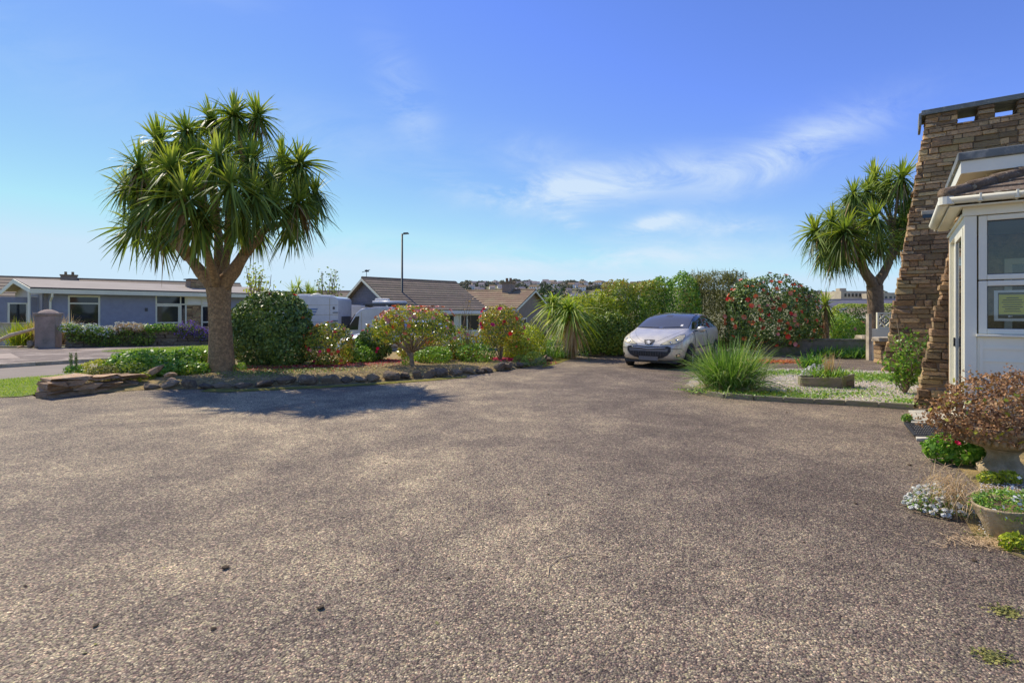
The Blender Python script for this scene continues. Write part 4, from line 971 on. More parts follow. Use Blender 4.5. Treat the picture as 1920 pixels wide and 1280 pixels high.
M['brush'] = leafmat('olive_brush_leaf', [(.03, .034, .012), (.065, .068, .02), (.12, .12, .03), (.20, .18, .05)], .6, .2, .25)
M['strap'] = leafmat('strap_leaf', [(.03, .075, .015), (.06, .13, .02), (.11, .20, .03), (.19, .27, .05)], .35, .3, .45)
M['fescue'] = leafmat('ornamental_grass_blade', [(.025, .055, .010), (.05, .10, .016), (.095, .165, .028), (.19, .24, .08), (.41, .40, .26)], .5, .35, .35)
M['ger'] = leafmat('geranium_leaf', [(.03, .07, .008), (.06, .13, .012), (.11, .20, .018), (.18, .27, .04)], .5, .35, .25)
M['dry'] = leafmat('dried_flower_head', [(.09, .05, .025), (.14, .075, .038), (.19, .105, .05), (.40, .27, .15)], .85, .15, .15)
M['straw'] = leafmat('dry_straw', [(.22, .15, .08), (.38, .27, .15), (.52, .40, .25)], .85, .2, .15)
M['white_fl'] = leafmat('white_blossom', [(.55, .55, .50), (.72, .72, .68), (.82, .81, .78)], .8, .15, .2)
M['purple_fl'] = leafmat('purple_blossom', [(.10, .05, .22), (.18, .09, .34), (.26, .16, .42)], .8, .15, .2)
M['yel'] = leafmat('yellow_green_tip', [(.16, .17, .02), (.32, .30, .03), (.45, .40, .05)], .5, .3, .3)
M['palmleaf'] = leafmat('cordyline_blade', [(.036, .055, .012), (.062, .092, .018), (.11, .145, .025), (.19, .22, .035), (.30, .31, .07)], .5, .3, .25, 1.1)
M['palmbright'] = leafmat('young_cordyline_blade', [(.04, .07, .012), (.10, .15, .02), (.20, .25, .035), (.32, .33, .09)], .5, .35, .25)
M['deadleaf'] = leafmat('dead_cordyline_blade', [(.08, .05, .025), (.15, .10, .05), (.25, .18, .10)], .8, .1, .1)

def span(x0, x1, ytop, D, base=None):
    """centre X, half width, height of something this wide standing at depth D"""
    return ((x0+x1)/2-960)/1000*D, (x1-x0)/2000*D, H+(585-ytop)/1000*D

# ---- the two cordylines
def blade_obj_mesh(el, L, w, droop, mat, seed):
    r = np.random.default_rng(seed); return blades('leaf', np.zeros((1, 3)), np.zeros(1), np.array([el]), np.array([L]), np.array([w]), np.array([droop]), mat, 5, np.array([r.uniform(0, 1)]), ground=False)
LEAFM = []
for i in range(14):
    el = R(80-i*9.5); LEAFM.append((el, [blade_obj_mesh(el, random.uniform(.72, .95), .045, .08+.42*max(0, math.cos(el)), M['palmleaf'], i*7+k) for k in range(2)]))
def head_mesh(n, L, mat, dead=0.0, droopk=1.0, w=.045):
    el = R(86) - R(150)*rng.uniform(0, 1, n)**1.0; ln = L*rng.uniform(.75, 1.12, n)*(1-.15*(el > 1.1)); dr = (.05+.42*np.cos(el))*droopk*rng.uniform(.5, 1.4, n)
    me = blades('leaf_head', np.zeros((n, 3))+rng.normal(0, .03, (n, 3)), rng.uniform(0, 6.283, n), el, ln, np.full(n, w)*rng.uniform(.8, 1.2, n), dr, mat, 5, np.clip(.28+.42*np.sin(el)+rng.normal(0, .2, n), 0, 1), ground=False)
    return me
def skirt_mesh(n, L, mat):
    el = R(5) - R(85)*rng.uniform(0, 1, n)**.7
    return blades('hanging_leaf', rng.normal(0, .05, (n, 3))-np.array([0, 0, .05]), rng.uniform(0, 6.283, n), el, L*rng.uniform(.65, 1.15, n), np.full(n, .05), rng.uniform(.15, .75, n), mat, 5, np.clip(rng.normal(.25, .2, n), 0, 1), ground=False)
def dead_mesh(n, L):
    el = -R(35) - R(50)*rng.uniform(0, 1, n); me = blades('dead_leaf', rng.normal(0, .04, (n, 3))-np.array([0, 0, .08]), rng.uniform(0, 6.283, n), el, L*rng.uniform(.5, 1.1, n), np.full(n, .035), rng.uniform(.2, .5, n), M['deadleaf'], 5, ground=False)
    return me
def cordyline(name, label, base, D, trunk, limbs, heads, Lf, single=0, nleaf=78, dead_every=3, bark=None):
    bark = bark or M['bark']
    """trunk: list of (px, py, radius); limbs: (px, py, dy) joints; heads: (px, py, dy)"""
    t = thing(name, label, 'tree', base); b = Vector(base)
    loc = lambda px_, py_, dy=0: P(px_, py_, D+dy) - b
    tp = [Vector((loc(x, y).x, 0, max(loc(x, y).z, -.05))) for x, y, r in trunk]; tr = [r for x, y, r in trunk]
    mb = MB(); mb.tube(tp, tr, 18, cap=False); o = mb.build('trunk', bark, t, True)
    md = o.modifiers.new('s', 'SUBSURF'); md.levels = md.render_levels = 2
    dt = bpy.data.textures.new('bark', 'CLOUDS'); dt.noise_scale = .09; d2 = o.modifiers.new('d', 'DISPLACE'); d2.texture = dt; d2.strength = .02
    top = tp[-1]; jn = []
    for i, (x, y, dy, r0, r1, j) in enumerate(limbs):
        e = loc(x, y, dy); a = top if j < 0 else jn[j][0]; ra = r0
        mid = a.lerp(e, .5); mid.z = a.z + (e.z-a.z)*.46; mid += Vector((e.x-a.x, e.y-a.y, 0))*.06
        mb = MB(); pts = [a-Vector((0, 0, .18 if j < 0 else .05)), a.lerp(mid, .5), mid, mid.lerp(e, .5), e]; mb.tube(pts, [ra*1.0, ra*.93, (ra+r1)/2, r1*1.05, r1], 12); ob = mb.build('limb', bark, t, True)
        jn.append((e, r1))
    hp = []
    for (x, y, dy) in heads:
        e = loc(x, y, dy); hp.append(e); q = min(range(len(jn)), key=lambda k: (jn[k][0]-e).length + (5 if jn[k][0].z > e.z+.15 else 0)); a, ra = jn[q]
        mid = a.lerp(e, .55)+Vector((random.gauss(0, .05), random.gauss(0, .05), -.08)); mb = MB(); mb.tube([a, a.lerp(mid, .5), mid, e-Vector((0, 0, .02)), e+Vector((0, 0, .04))], [ra*.75, ra*.6, .05, .045, .03], 8); mb.build('limb', bark, t, True)
    HMs = [head_mesh(nleaf, Lf, M['palmleaf'], w=.052) for _ in range(6)]; HB = [head_mesh(16, Lf*.8, M['palmbright']) for _ in range(3)]; DM = [dead_mesh(18, Lf) for _ in range(3)]; SK = [skirt_mesh(int(nleaf*.35), Lf*.85, M['palmleaf']) for _ in range(4)]
    HBc = []
    order = sorted(range(len(hp)), key=lambda i: hp[i].y); singles = 0
    for rank, i in enumerate(order):
        e = hp[i]; front = rank < (single//14 if single else 0)
        o = mesh_obj('leaf_head', random.choice(HMs), t, e); s = random.uniform(.88, 1.12); o.scale = (s, s, s); out = Vector((e.x-top.x, e.y, 0)); 
        o.rotation_euler = (random.gauss(0, .12)-out.y*.09, random.gauss(0, .12)+out.x*.09, random.uniform(0, 6.28))
        if front:
            az0 = random.uniform(0, 6.28)
            for k in range(14):
                el, ms = LEAFM[min(13, k)]; l = bpy.data.objects.new('leaf', random.choice(ms)); link(l, o); l.rotation_euler = (0, 0, az0+k*2.4); sc = random.uniform(.85, 1.15)*Lf/.85; l.scale = (sc, sc, sc)
        tip = mesh_obj('young_leaf_tuft', random.choice([head_tuft for head_tuft in TUFT]), o); tip.scale = (Lf/.85,)*3
        mesh_obj('hanging_leaf', random.choice(SK), o)
        if i % dead_every == 0: mesh_obj('dead_leaf', random.choice(DM), o)
    return t
TUFT = []
for k in range(3):
    n = 20; el = R(86)-R(38)*rng.uniform(0, 1, n); TUFT.append(blades('young_leaf_tuft', np.zeros((n, 3)), rng.uniform(0, 6.28, n), el, rng.uniform(.4, .72, n), np.full(n, .034), rng.uniform(.02, .1, n), M['palmbright'], 5))
pb = G(416, 706)
heads1 = [(262,312,-.7),(238,352,.1),(300,262,.3),(348,262,.9),(395,215,.5),(440,208,-.2),(483,210,.1),(412,290,-1.6),(322,318,-1.2),(345,372,-1.7),(432,345,-1.9),(470,300,-.8),(505,338,.1),(512,385,-.8),(562,305,0),
          (590,362,.4),(545,420,.6),(272,402,-.5),(300,440,.2),(372,415,-1.3),(450,410,-.9),(480,432,.7),(252,432,.9),(390,330,1.6),(455,262,1.5),(325,345,1.9),(515,340,1.4),(400,400,1.7),(290,300,1.2),(370,300,-.3),(530,300,.9),(350,240,-.1),(420,240,.9),(560,380,-.3),(300,370,-1.2),(475,365,-1.4),(275,355,-.6)]
heads1 = [(x, y+4-(y-300)*.06, d) for x, y, d in heads1]
cordyline('cordyline_palm', 'large cordyline palm with thick forked trunk in the left flower bed', tuple(pb), pb.y,
    [(416, 712, .35), (416, 696, .31), (415, 670, .275), (414, 630, .25), (412, 585, .235), (411, 560, .25), (410, 540, .27)],
    [(352,478,-.2,.18,.11,-1), (385,460,-.9,.12,.08,-1), (428,462,.6,.13,.09,-1), (462,470,-.1,.19,.12,-1), (410,440,1.0,.12,.10,-1), (300,415,.2,.12,.09,0), (330,400,-.7,.11,.08,0), (500,425,.3,.11,.08,3), (455,400,-.8,.11,.08,3), (545,415,.3,.08,.06,7),
     (380,360,-.9,.10,.08,1), (430,330,.5,.10,.07,2), (400,330,.9,.09,.07,4), (465,340,.2,.09,.07,3)],
    heads1, .80, 294, 82)
p2 = Vector((13.35, 19.6, 0))
heads2 = [(1530,420,-.3),(1560,400,-1.0),(1600,350,-.6),(1585,420,-1.6),(1640,395,-1.5),(1625,345,.2),(1665,330,.4),(1690,320,-.2),(1650,440,-.8),(1690,395,.5),(1545,450,.4),(1610,440,-.4),(1700,360,.6),(1680,430,.8),(1590,380,.9),(1560,430,1.2),(1640,320,1.0),(1620,400,1.3),(1570,450,-.6),(1710,410,-.4),(1740,350,.2),(1735,400,.4)]
heads2 = [(x, y+14, d) for x, y, d in heads2]
cordyline('cordyline_palm', 'smaller cordyline palm beyond the garden wall beside the stone fin', tuple(p2), p2.y,
    [(1645, 661, .33), (1644, 640, .30), (1643, 600, .27), (1641, 560, .26), (1640, 535, .27)],
    [(1612,490,-.3,.19,.14,-1), (1668,490,.1,.18,.13,-1), (1575,470,.1,.11,.08,0), (1605,430,-.7,.11,.08,0), (1675,430,.2,.11,.08,1), (1700,440,.2,.08,.07,1)],
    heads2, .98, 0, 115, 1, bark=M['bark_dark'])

# ---- bed shrubs
def S(x0, x1, ytop, ybase_D, ry=None):
    D = ybase_D; X, hw, ht = span(x0, x1, ytop, D); return X, hw, ht
# big dark camellia
X, hw, ht = S(432, 586, 550, 14.2); D = 14.2
bl = [(0, 0, ht*.55, hw*.96, hw*.9, ht*.47), (-hw*.3, -.1, ht*.42, hw*.72, hw*.75, ht*.42), (hw*.35, 0, ht*.38, hw*.68, hw*.75, ht*.40), (hw*.1, .1, ht*.68, hw*.7, hw*.7, ht*.33)]
r = shrub('camellia_bush', 'big rounded dark green camellia bush right behind the palm trunk', 'bush', (X, D, .05), bl, 18000, .095, M['holly'], 3, aspect=.62, depth=.07, amp=.08, stems=4, stem_r=.03, spread=.65)
put_flowers(r, bl, 9, ['red', 'coral'], .055, 5, (.4, -1, -.3))
# low red camellia beside it
X, hw, ht = S(570, 662, 610, 14.1); D = 14.1
bl = [(0, 0, ht*.52, hw, .55, ht*.5), (hw*.5, 0, ht*.45, hw*.55, .45, ht*.42), (-hw*.4, 0, ht*.5, hw*.6, .5, ht*.45)]
r = shrub('camellia_bush', 'waist high crimson flowered camellia between the dark bush and the silver car', 'bush', (X, D, .05), bl, 4200, .075, M['cam'], 4, aspect=.55, depth=.14, stems=5)
put_flowers(r, bl, 32, ['mag', 'red', 'coral', 'pink'], .052, 6)
# pink camellia tree
X, hw, ht = S(690, 845, 578, 13.7); D = 13.7
bl = [(0, 0, ht*.74, hw*.8, .95, ht*.27), (-hw*.5, .1, ht*.62, hw*.52, .75, ht*.26), (hw*.45, 0, ht*.72, hw*.56, .8, ht*.27), (0, -.3, ht*.80, hw*.6, .6, ht*.2), (hw*.72, .1, ht*.62, hw*.34, .6, ht*.2)]
r = thing('camellia_tree', 'umbrella shaped pink camellia on a low branching trunk in the bed', 'small tree', (X+.05, D, .05))
c, n_ = blob_pts(bl, 6800, 8, .2, .18, 2, .55); mesh_obj('foliage', leaf_mesh('foliage', c, n_, .072, M['camy'], .55, rnd=np.clip(rng.uniform(0, .75, len(c))+.3*(c[:, 2]/ht-.6), 0, 1)), r)
mb = MB(); mb.tube([(.03, 0, 0), (.02, 0, .12), (0, 0, .3), (.02, .02, .48)], [.075, .06, .052, .05], 10); mb.build('trunk', M['twig'], r, True)
branches(r, (0.02, 0, .22), [(-.75, -.1, 1.0), (-.5, .3, .95)], .032, .014, n=7, wob=.1); branches(r, (0.02, 0, .42), [c[i]*.9 for i in rng.choice(len(c), 15)], .03, .006, n=6, wob=.07)
put_flowers(r, bl, 75, ['pink', 'pink', 'coral'], .06, 9, (-.1, -1, .7), .7, 2.0)
# dark round camellia behind it, crimson blooms low
X, hw, ht = S(688, 765, 618, 15.6)
bl = [(0, 0, ht*.55, hw, .55, ht*.45)]
r = shrub('camellia_bush', 'dark round camellia tucked behind the umbrella shaped pink one', 'bush', (X-.35, 15.3, .05), bl, 3000, .08, M['holly'], 10, aspect=.6, stems=3); put_flowers(r, bl, 8, 'mag', .05, 11)
def simple(name, label, cat, x0, x1, ytop, D, N, size, mat, seed, ry=.5, fl=None, **k):
    X, hw, ht = span(x0, x1, ytop, D); r = random.Random(seed)
    bl = [(0, 0, ht*.5, hw*.8, ry, ht*.5), (-hw*.45, r.uniform(-.1, .1), ht*r.uniform(.36, .5), hw*.55, ry*.8, ht*.42), (hw*.45, r.uniform(-.1, .1), ht*r.uniform(.36, .5), hw*.55, ry*.85, ht*.40)]
    o = shrub(name, label, cat, (X, D, k.pop('z', .05)), bl, N, size, mat, seed, **k)
    if fl: put_flowers(o, bl, fl[1], fl[0], fl[2], seed+1, zmin=.2, top=fl[3] if len(fl) > 3 else 0)
    return o
simple('green_shrub', 'low fresh green shrub between the two small camellias under the silver car', 'shrub', 655, 705, 652, 14.6, 1500, .07, M['green'], 21, .4)
simple('green_shrub', 'spreading fresh green underplanting right of the pink camellia trunk', 'shrub', 775, 850, 650, 14.8, 2600, .07, M['green'], 22, .5)
simple('camellia_bush', 'thin yellowing camellia with orange blooms before the white bungalow wall', 'bush', 800, 905, 612, 15.6, 3400, .072, M['camy'], 23, .6, (['coral', 'pink'], 22, .055), spread=1.0, depth=.25)
simple('green_shrub', 'light green leafy shrub left of the upright crimson camellia', 'shrub', 855, 930, 645, 15.0, 2400, .065, M['green'], 24, .5)
X, hw, ht = S(893, 985, 574, 15.4)
bl = [(0, 0, ht*.74, hw*.95, .65, ht*.27), (-.15, 0, ht*.5, hw*.75, .6, ht*.25), (.2, 0, ht*.58, hw*.7, .6, ht*.25)]
r = shrub('camellia_bush', 'upright camellia with crimson blooms and orange tinted top by the drive', 'bush', (X, 15.4, .05), bl, 5200, .072, M['camy'], 25, depth=.2, stems=9, density_floor=.3); put_flowers(r, bl, 13, ['mag', 'red'], .065, 26, top=.5)
simple('bronze_shrub', 'bronze and green twiggy shrub low behind the clipped mound', 'shrub', 930, 1010, 632, 16.4, 2600, .07, M['hedge_br'], 27, .5, depth=.25)
simple('yellow_shrub', 'lime yellow shrub right of the upright crimson camellia', 'shrub', 955, 1025, 606, 17.2, 3000, .075, M['lime'], 28, .6)
def mound_plant(label, x, y, D, r, h):
    b = P(x, y, D); t = shrub('clipped_mound', label, 'shrub', (b.x, D, .04), [(0, 0, 0, r, r, h)], 5200, .03, M['green'], int(x), depth=.04, amp=.04, spread=.4, stems=0, aspect=.25); return t
mound_plant('smooth bright green clipped mound at the far corner of the flower bed', 1001, 690, 14.7, .37, .38)
mound_plant('smaller green mound just left of the clipped one', 976, 690, 15.1, .24, .27)
tw = thing('bare_twig_shrub', 'wispy bare stems with pale catkins in front of the tiled bungalow', 'shrub', (P(876, 640, 15.3).x, 15.3, .05)); branches(tw, (0, 0, 0), [(-.12, 0, 1.75), (.08, .05, 1.9), (.18, 0, 1.6), (-.2, .05, 1.5), (.02, 0, 2.0)], .012, .004, 'stem')
c = np.array([(-.12+.02*i, 0, 1.5+.05*(i % 7)) for i in range(14)])+rng.normal(0, .05, (14, 3)); mesh_obj('catkin', leaf_mesh('catkin', c, np.tile([0, -1., .3], (14, 1)), .07, M['straw'], .5), tw, kind='stuff')

simple('green_shrub', 'mid green leafy filler shrub between the low crimson camellia and pink camellia tree', 'shrub', 640, 705, 636, 15.0, 2600, .075, M['green'], 140, .5)
simple('camellia_bush', 'yellow green camellia behind the trunk of the pink camellia tree', 'bush', 745, 830, 628, 16.0, 3600, .075, M['camy'], 141, .6, (['coral', 'pink'], 16, .055))
simple('green_shrub', 'bright green leafy shrub below the wispy bare stems', 'shrub', 830, 900, 640, 15.9, 3000, .07, M['green'], 142, .5)
simple('yellow_shrub', 'lime and orange shrub at the right end of the bed above the green mounds', 'shrub', 940, 1010, 622, 15.9, 3200, .07, M['lime'], 143, .5, (['coral'], 6, .05))
simple('bank_plant', 'leafy green plants tumbling down to the border rocks left of the palm', 'plant', 225, 385, 676, 11.9, 4200, .075, M['green'], 144, .5, aspect=.6)
# ---- bank plants at the left
simple('bank_plant', 'spreading mid green leafy plant covering the bank behind the tilted rock', 'plant', 205, 330, 658, 12.0, 4200, .085, M['green'], 31, .75, aspect=.6)
simple('bank_plant', 'leafy green plant against the left side of the palm trunk', 'plant', 315, 394, 653, 12.6, 3200, .09, M['green'], 32, .6, aspect=.6)
simple('bank_plant', 'dark green foliage low on the bank below the leafy plants', 'plant', 180, 290, 682, 11.3, 2600, .07, M['hedge'], 33, .5)
simple('spurge_plant', 'yellow green spurge trailing over the stone bank end', 'plant', 150, 235, 676, 11.6, 2600, .05, M['yel'], 34, .45)
simple('brown_heath', 'brown twiggy heath on top of the dry stone bank', 'plant', 168, 215, 690, 10.7, 1500, .045, M['brush'], 35, .35, z=.08)
for i, (x, y, lab) in enumerate(((133, 694, 'left one of two dark flower spikes over the bank wall'), (143, 692, 'right one of two dark flower spikes over the bank wall'))):
    b = P(x, y, 10.9); t = thing('flower_spike', lab, 'plant', (b.x, b.y, .25)); c, n_ = blob_pts([(0, 0, .27, .035, .035, .17)], 160, 36+i, .3); mesh_obj('spike', leaf_mesh('spike', c, n_, .03, M['holly']), t); mb = MB(); mb.tube([(0, 0, 0), (0, 0, .4)], .007, 5); mb.build('stem', M['twig'], t)
    c, n_ = blob_pts([(0, 0, .05, .14, .14, .12)], 300, 39+i, .3); mesh_obj('foliage', leaf_mesh('foliage', c, n_, .05, M['green']), t)
for i, (x, y, w, lab) in enumerate(((275, 722, .35, 'small bright weeds between border rocks below the tilted slab'), (355, 712, .4, 'fresh weeds at the left foot of the palm trunk'), (450, 705, .3, 'green tuft at the right foot of the palm trunk'), (765, 692, .25, 'small grass tuft round the pink camellia trunk'))):
    b = G(x, y); simple('weed_patch', lab, 'weeds', x-w*38, x+w*38, y-22, b.y, 700, .04, M['lime' if i < 2 else 'green'], 40+i, .25, stems=0, spread=1)
def tuft(name, label, cat, base, n, L, w, mat, r=.1, elmin=35, elmax=85, droop=(.2, .6), part='blade'):
    t = thing(name, label, cat, base); b = np.zeros((n, 3)); b[:, :2] = rng.normal(0, r, (n, 2))
    me = blades(part, b, rng.uniform(0, 6.28, n), np.radians(rng.uniform(elmin, elmax, n)), rng.uniform(.6, 1.1, n)*L, np.full(n, w)*rng.uniform(.6, 1.3, n), rng.uniform(*droop, n), mat, 5); o = mesh_obj(part, me, t, kind='stuff'); return t
# ---- bed ground cover
def cover(name, pts, n, size, mat, label, spread, z=0.03):
    c = [random.choice(pts) for _ in range(n)]; q = np.array([[p.x+random.gauss(0, spread*1.7), p.y+random.gauss(0, spread)] for p in c]); zz = np.maximum(bedz(q), z-.01)+rng.uniform(0, size*1.1, n)
    o = mesh_obj(name, leaf_mesh(name, np.concatenate([q, zz[:, None]], 1), np.tile([0, -.2, 1.], (n, 1)), size, mat, .6, spread=.7), kind='stuff'); o['label'] = label
cover('ground_cover', gl([(470, 712), (520, 708), (560, 705), (620, 703)]), 2600, .035, M['hedge'], 'thin greenery on the bed below the big dark camellia', .3)
cover('bed_weeds', gl([(850, 690), (920, 688), (870, 676), (560, 690), (500, 700)]), 1500, .03, M['yel'], 'pale yellowish weeds on the chippings of the flower bed', .35)

# ---- wall, pillar and house plants across the road
pl = G(92, 655); pt = thing('gate_pillar', 'square weathered granite gate pillar with rounded cap', 'pillar', (pl.x-.0, 21.4, .05), R(22))
mb = MB(); mb.box(-.33, .33, -.33, .33, 0, 1.32); mb.build('shaft', M['pillar'], pt, bevel=.025)
mb = MB(); mb.box(-.37, .37, -.37, .37, 1.322, 1.42); mb.build('cap', M['pillar'], pt, bevel=.02)
mb = MB(); mb.lathe([(.34, 0), (.28, .05), (.18, .10), (.1, .13), (.001, .14)], 12, 0, (0, 0, 1.421)); mb.build('cap_dome', M['pillar'], pt, True)
ww = thing('planted_stone_wall', 'low dry stone wall with trailing plants in front of the grey bungalow', 'stone wall'); a, b = G(120, 655.5), G(700, 643); a.z = b.z = .07; dw = (b-a).normalized(); ang = math.atan2(dw.y, dw.x); Lw = 15.5
mb = MB(); mb.prism([a+Vector((.05, .12, 0)), a+dw*Lw+Vector((0, .12, -.3)), a+dw*Lw+Vector((0, .5, -.3)), a+Vector((.05, .5, 0))], (0, 0, .78)); mb.build('wall_core', M['soil'], ww)
its = []
WB = [block_mesh('stone', M['rock'], 80+i, .25) for i in range(6)]
for c_ in range(5):
    s = 0
    while s < 9.5:
        w = random.uniform(.25, .6); p = a+dw*(s+w/2); its.append((random.choice(WB), (p.x, p.y+.1, .16+c_*.155), (0, 0, ang), (w-.02, .2, .145))); s += w
pieces(ww, its, 'stone')
def wall_plant(name, label, s0, s1, z0, z1, n, size, mats, seed):
    t = thing(name, label, 'plant', tuple(a+dw*((s0+s1)/2))); hw = (s1-s0)/2
    bl = [(dw.x*u, dw.y*u-.05+random.uniform(-.04, .04), random.uniform(z0+.1, z1-.1), .42, .17, (z1-z0)/2) for u in np.arange(-hw, hw+.01, .4)]
    c, n_ = blob_pts(bl, n, seed, .3, .3); mesh_obj('foliage', leaf_mesh('foliage', c, n_, size, mats[0], .7), t)
    for k, m in enumerate(mats[1:]):
        c, n_ = blob_pts([(q[0], q[1]-.03, q[2]+.04, q[3], q[4], q[5]) for q in bl], int(n*.45), seed+k+1, .1, .3); mesh_obj('blossom', leaf_mesh('blossom', c, n_, size*.8, m, .9), t)
wall_plant('wall_plant', 'bright green plant and pale flowers trailing right beside the granite pillar', .2, 1.5, .5, .95, 1400, .07, [M['green'], M['white_fl']], 51)
wall_plant('wall_plant', 'dark ivy hanging down the stone wall below the picture window', .4, 3.1, .05, .7, 2600, .07, [M['hedge']], 52)
wall_plant('wall_plant', 'cushion of white flowers on the wall top below the picture window', 1.6, 2.7, .55, .92, 1200, .06, [M['straw'], M['white_fl']], 53)
wall_plant('wall_plant', 'green cushion plant on the wall top before the purple flowers', 2.8, 3.7, .6, .98, 1000, .07, [M['green']], 54)
wall_plant('aubretia', 'purple flowering cushion tumbling over the stone wall', 4.0, 5.5, .35, .95, 1500, .06, [M['hedge'], M['purple_fl'], M['purple_fl']], 55)
wall_plant('wall_plant', 'lime green cushions along the wall top below the entrance glazing', 5.6, 8.4, .65, 1.0, 2400, .06, [M['lime']], 56)
wall_plant('wall_plant', 'mixed brown and green growth hanging on the wall left of the palm trunk', 5.4, 8.6, .1, .7, 3000, .06, [M['hedge_br'], M['straw']], 57)
lw = thing('low_garden_wall', 'pale low rendered wall left of the granite pillar', 'wall', tuple(G(-40, 650)+Vector((0, .6, 0)))); 
for q_ in ((0, 1.55, 0, .2, 0, .98), (1.56, 2.9, .9, 1.1, 0, .92)): mb = MB(); mb.box(*q_); mb.build('wall', M['concrete'], lw); mb = MB(); mb.box(q_[0]-.02, q_[1]+.02, q_[2]-.03, q_[3]+.03, q_[5]+.002, q_[5]+.05); mb.build('coping', M['concrete'], lw)
dwd = thing('driftwood_branch', 'long bleached branch leaning low across the wall left of the pillar', 'branch', tuple(P(-10, 642, 21))); mb = MB(); mb.tube([(0, 0, 0), (.7, -.05, .30), (1.2, .3, .50), (1.75, .6, .78)], [.07, .075, .06, .03], 7); mb.tube([(1.2, .3, .5), (1.5, .4, .55), (1.7, .5, .68)], [.04, .03, .02], 6); mb.build('limb', M['driftwood'], dwd, True)
for i, (x, y, s, lab) in enumerate(((38, 650, .4, 'pale stone lying left of the upright grey one'), (56, 643, .55, 'upright grey green stone beside the granite pillar'), (68, 651, .35, 'small pale stone at the foot of the granite pillar'))):
    o = mesh_obj('loose_rock', rock_mesh('loose_rock', M['slab_rock' if i != 1 else 'rock'], 120+i, .8)); o.location = P(x, y, 21.0); o.scale = (s*.7, s*.6, s*(.5 if i != 1 else 1)); tag(o, lab, 'rock', 'loose stones by the gate pillar')
def grassy(name, label, x0, x1, ytop, D, n, mat, z=0.1, cat='grass plant'):
    X, hw, ht = span(x0, x1, ytop, D); t = thing(name, label, cat, (X, D, z)); b = np.zeros((n, 3)); b[:, 0] = rng.uniform(-hw*.7, hw*.7, n); b[:, 1] = rng.normal(0, .25, n)
    mesh_obj('blade', blades('blade', b, rng.uniform(0, 6.28, n), np.radians(rng.uniform(45, 88, n)), rng.uniform(.5, 1.08, n)*(ht-z)*1.05, np.full(n, .03), rng.uniform(.1, .4, n), mat, 5), t, kind='stuff'); return t
grassy('pampas_clump', 'pale feathery grass clump behind the granite pillar', 60, 135, 578, 22.6, 900, M['straw']); grassy('strap_plant', 'green strappy clump left of the granite pillar', 22, 75, 590, 22.4, 700, M['lime'])
# trees and palms over the motorhome
def sparse_tree(label, x0, x1, y0, y1, D, n, mat, seed, base=-.6):
    X, hw, ht = span(x0, x1, y0, D); zb = H+(585-y1)/1000*D; t = thing('sparse_tree', label, 'small tree', (X, D, base)); r = np.random.default_rng(seed)
    tips = np.stack([r.uniform(-hw, hw, 16), r.normal(0, .5, 16), r.uniform(zb-base, ht-base, 16)], 1); tips[:, 0] *= (.6+.4*(1-(tips[:, 2]-zb+base)/(ht-zb))); branches(t, (0, 0, .0), [tuple(q) for q in tips], .05, .012, 'branch', wob=.12)
    k = r.integers(0, 16, n); s = r.uniform(.55, 1.05, n)[:, None]; c = tips[k]*np.concatenate([s, s, .35+.65*s], 1)+r.normal(0, .14, (n, 3)); mesh_obj('foliage', leaf_mesh('foliage', c, r.normal(0, 1, (n, 3)), .16, mat, .6, spread=1), t)
sparse_tree('thin crowned young tree right of the palm trunk above the bungalow roof', 448, 510, 496, 535, 29, 330, M['lime'], 61)
sparse_tree('sparse dark leaved tree above the motorhome roof', 585, 645, 506, 545, 33, 300, M['hedge'], 62)
simple('far_shrub', 'olive bushy shrub between the motorhome and the slate gable', 'shrub', 590, 650, 535, 34, 1800, .22, M['brush'], 63, 1.2, z=-.6)
t = thing('garden_palm', 'spiky dark green palm clump above the motorhome', 'palm', (P(560, 560, 33).x, 33, -.6))
for dx, dz in ((-.45, 3.7), (.1, 3.95), (.6, 3.6), (.95, 3.5)): mesh_obj('leaf_head', head_mesh(70, 1.0, M['palmbright']), t, (dx, random.uniform(-.3, .3), dz-.35))
mb = MB(); [mb.tube([(0, 0, 0), (dx, 0, 3.3)], .12, 6) for dx in (-.45, .1, .6)]; mb.build('trunk', M['bark'], t)

# ---- the hedge line on the right
t = thing('young_cordyline', 'young cordyline with arching lime leaves and a brown dead skirt in the hedge', 'palm', (P(1072, 655, 17.3).x, 17.3, 0))
hm = blades('leaf', rng.normal(0, .05, (230, 3)), rng.uniform(0, 6.28, 230), R(86)-R(110)*rng.uniform(0, 1, 230), rng.uniform(.9, 1.35, 230), np.full(230, .055), rng.uniform(.45, 1.0, 230), M['palmbright'], 5, ground=False); o = mesh_obj('leaf_head', hm, t, (-.05, -.1, 1.45))
hm2 = blades('leaf', rng.normal(0, .05, (120, 3)), rng.uniform(0, 6.28, 120), R(80)-R(110)*rng.uniform(0, 1, 120), rng.uniform(.6, 1.0, 120), np.full(120, .05), rng.uniform(.3, .8, 120), M['palmbright'], 5, ground=False); mesh_obj('leaf_head', hm2, t, (-.55, .3, 1.75))
dm = blades('dead_leaf', rng.normal(0, .06, (260, 3)), rng.uniform(0, 6.28, 260), -R(50)-R(38)*rng.uniform(0, 1, 260), rng.uniform(.5, 1.3, 260), np.full(260, .04), rng.uniform(.0, .3, 260), M['straw'], 5, ground=False); mesh_obj('dead_leaf', dm, t, (-.02, -.05, 1.35)); mb = MB(); mb.tube([(0, 0, 0), (0, -.05, .8), (-.03, -.1, 1.55)], [.12, .1, .08], 8); mb.build('trunk', M['bark'], t)
simple('strap_clump', 'glossy green strap leaved clump at the foot of the young cordyline', 'plant', 1018, 1075, 632, 17.8, 1500, .09, M['green'], 70, .4, aspect=.25)
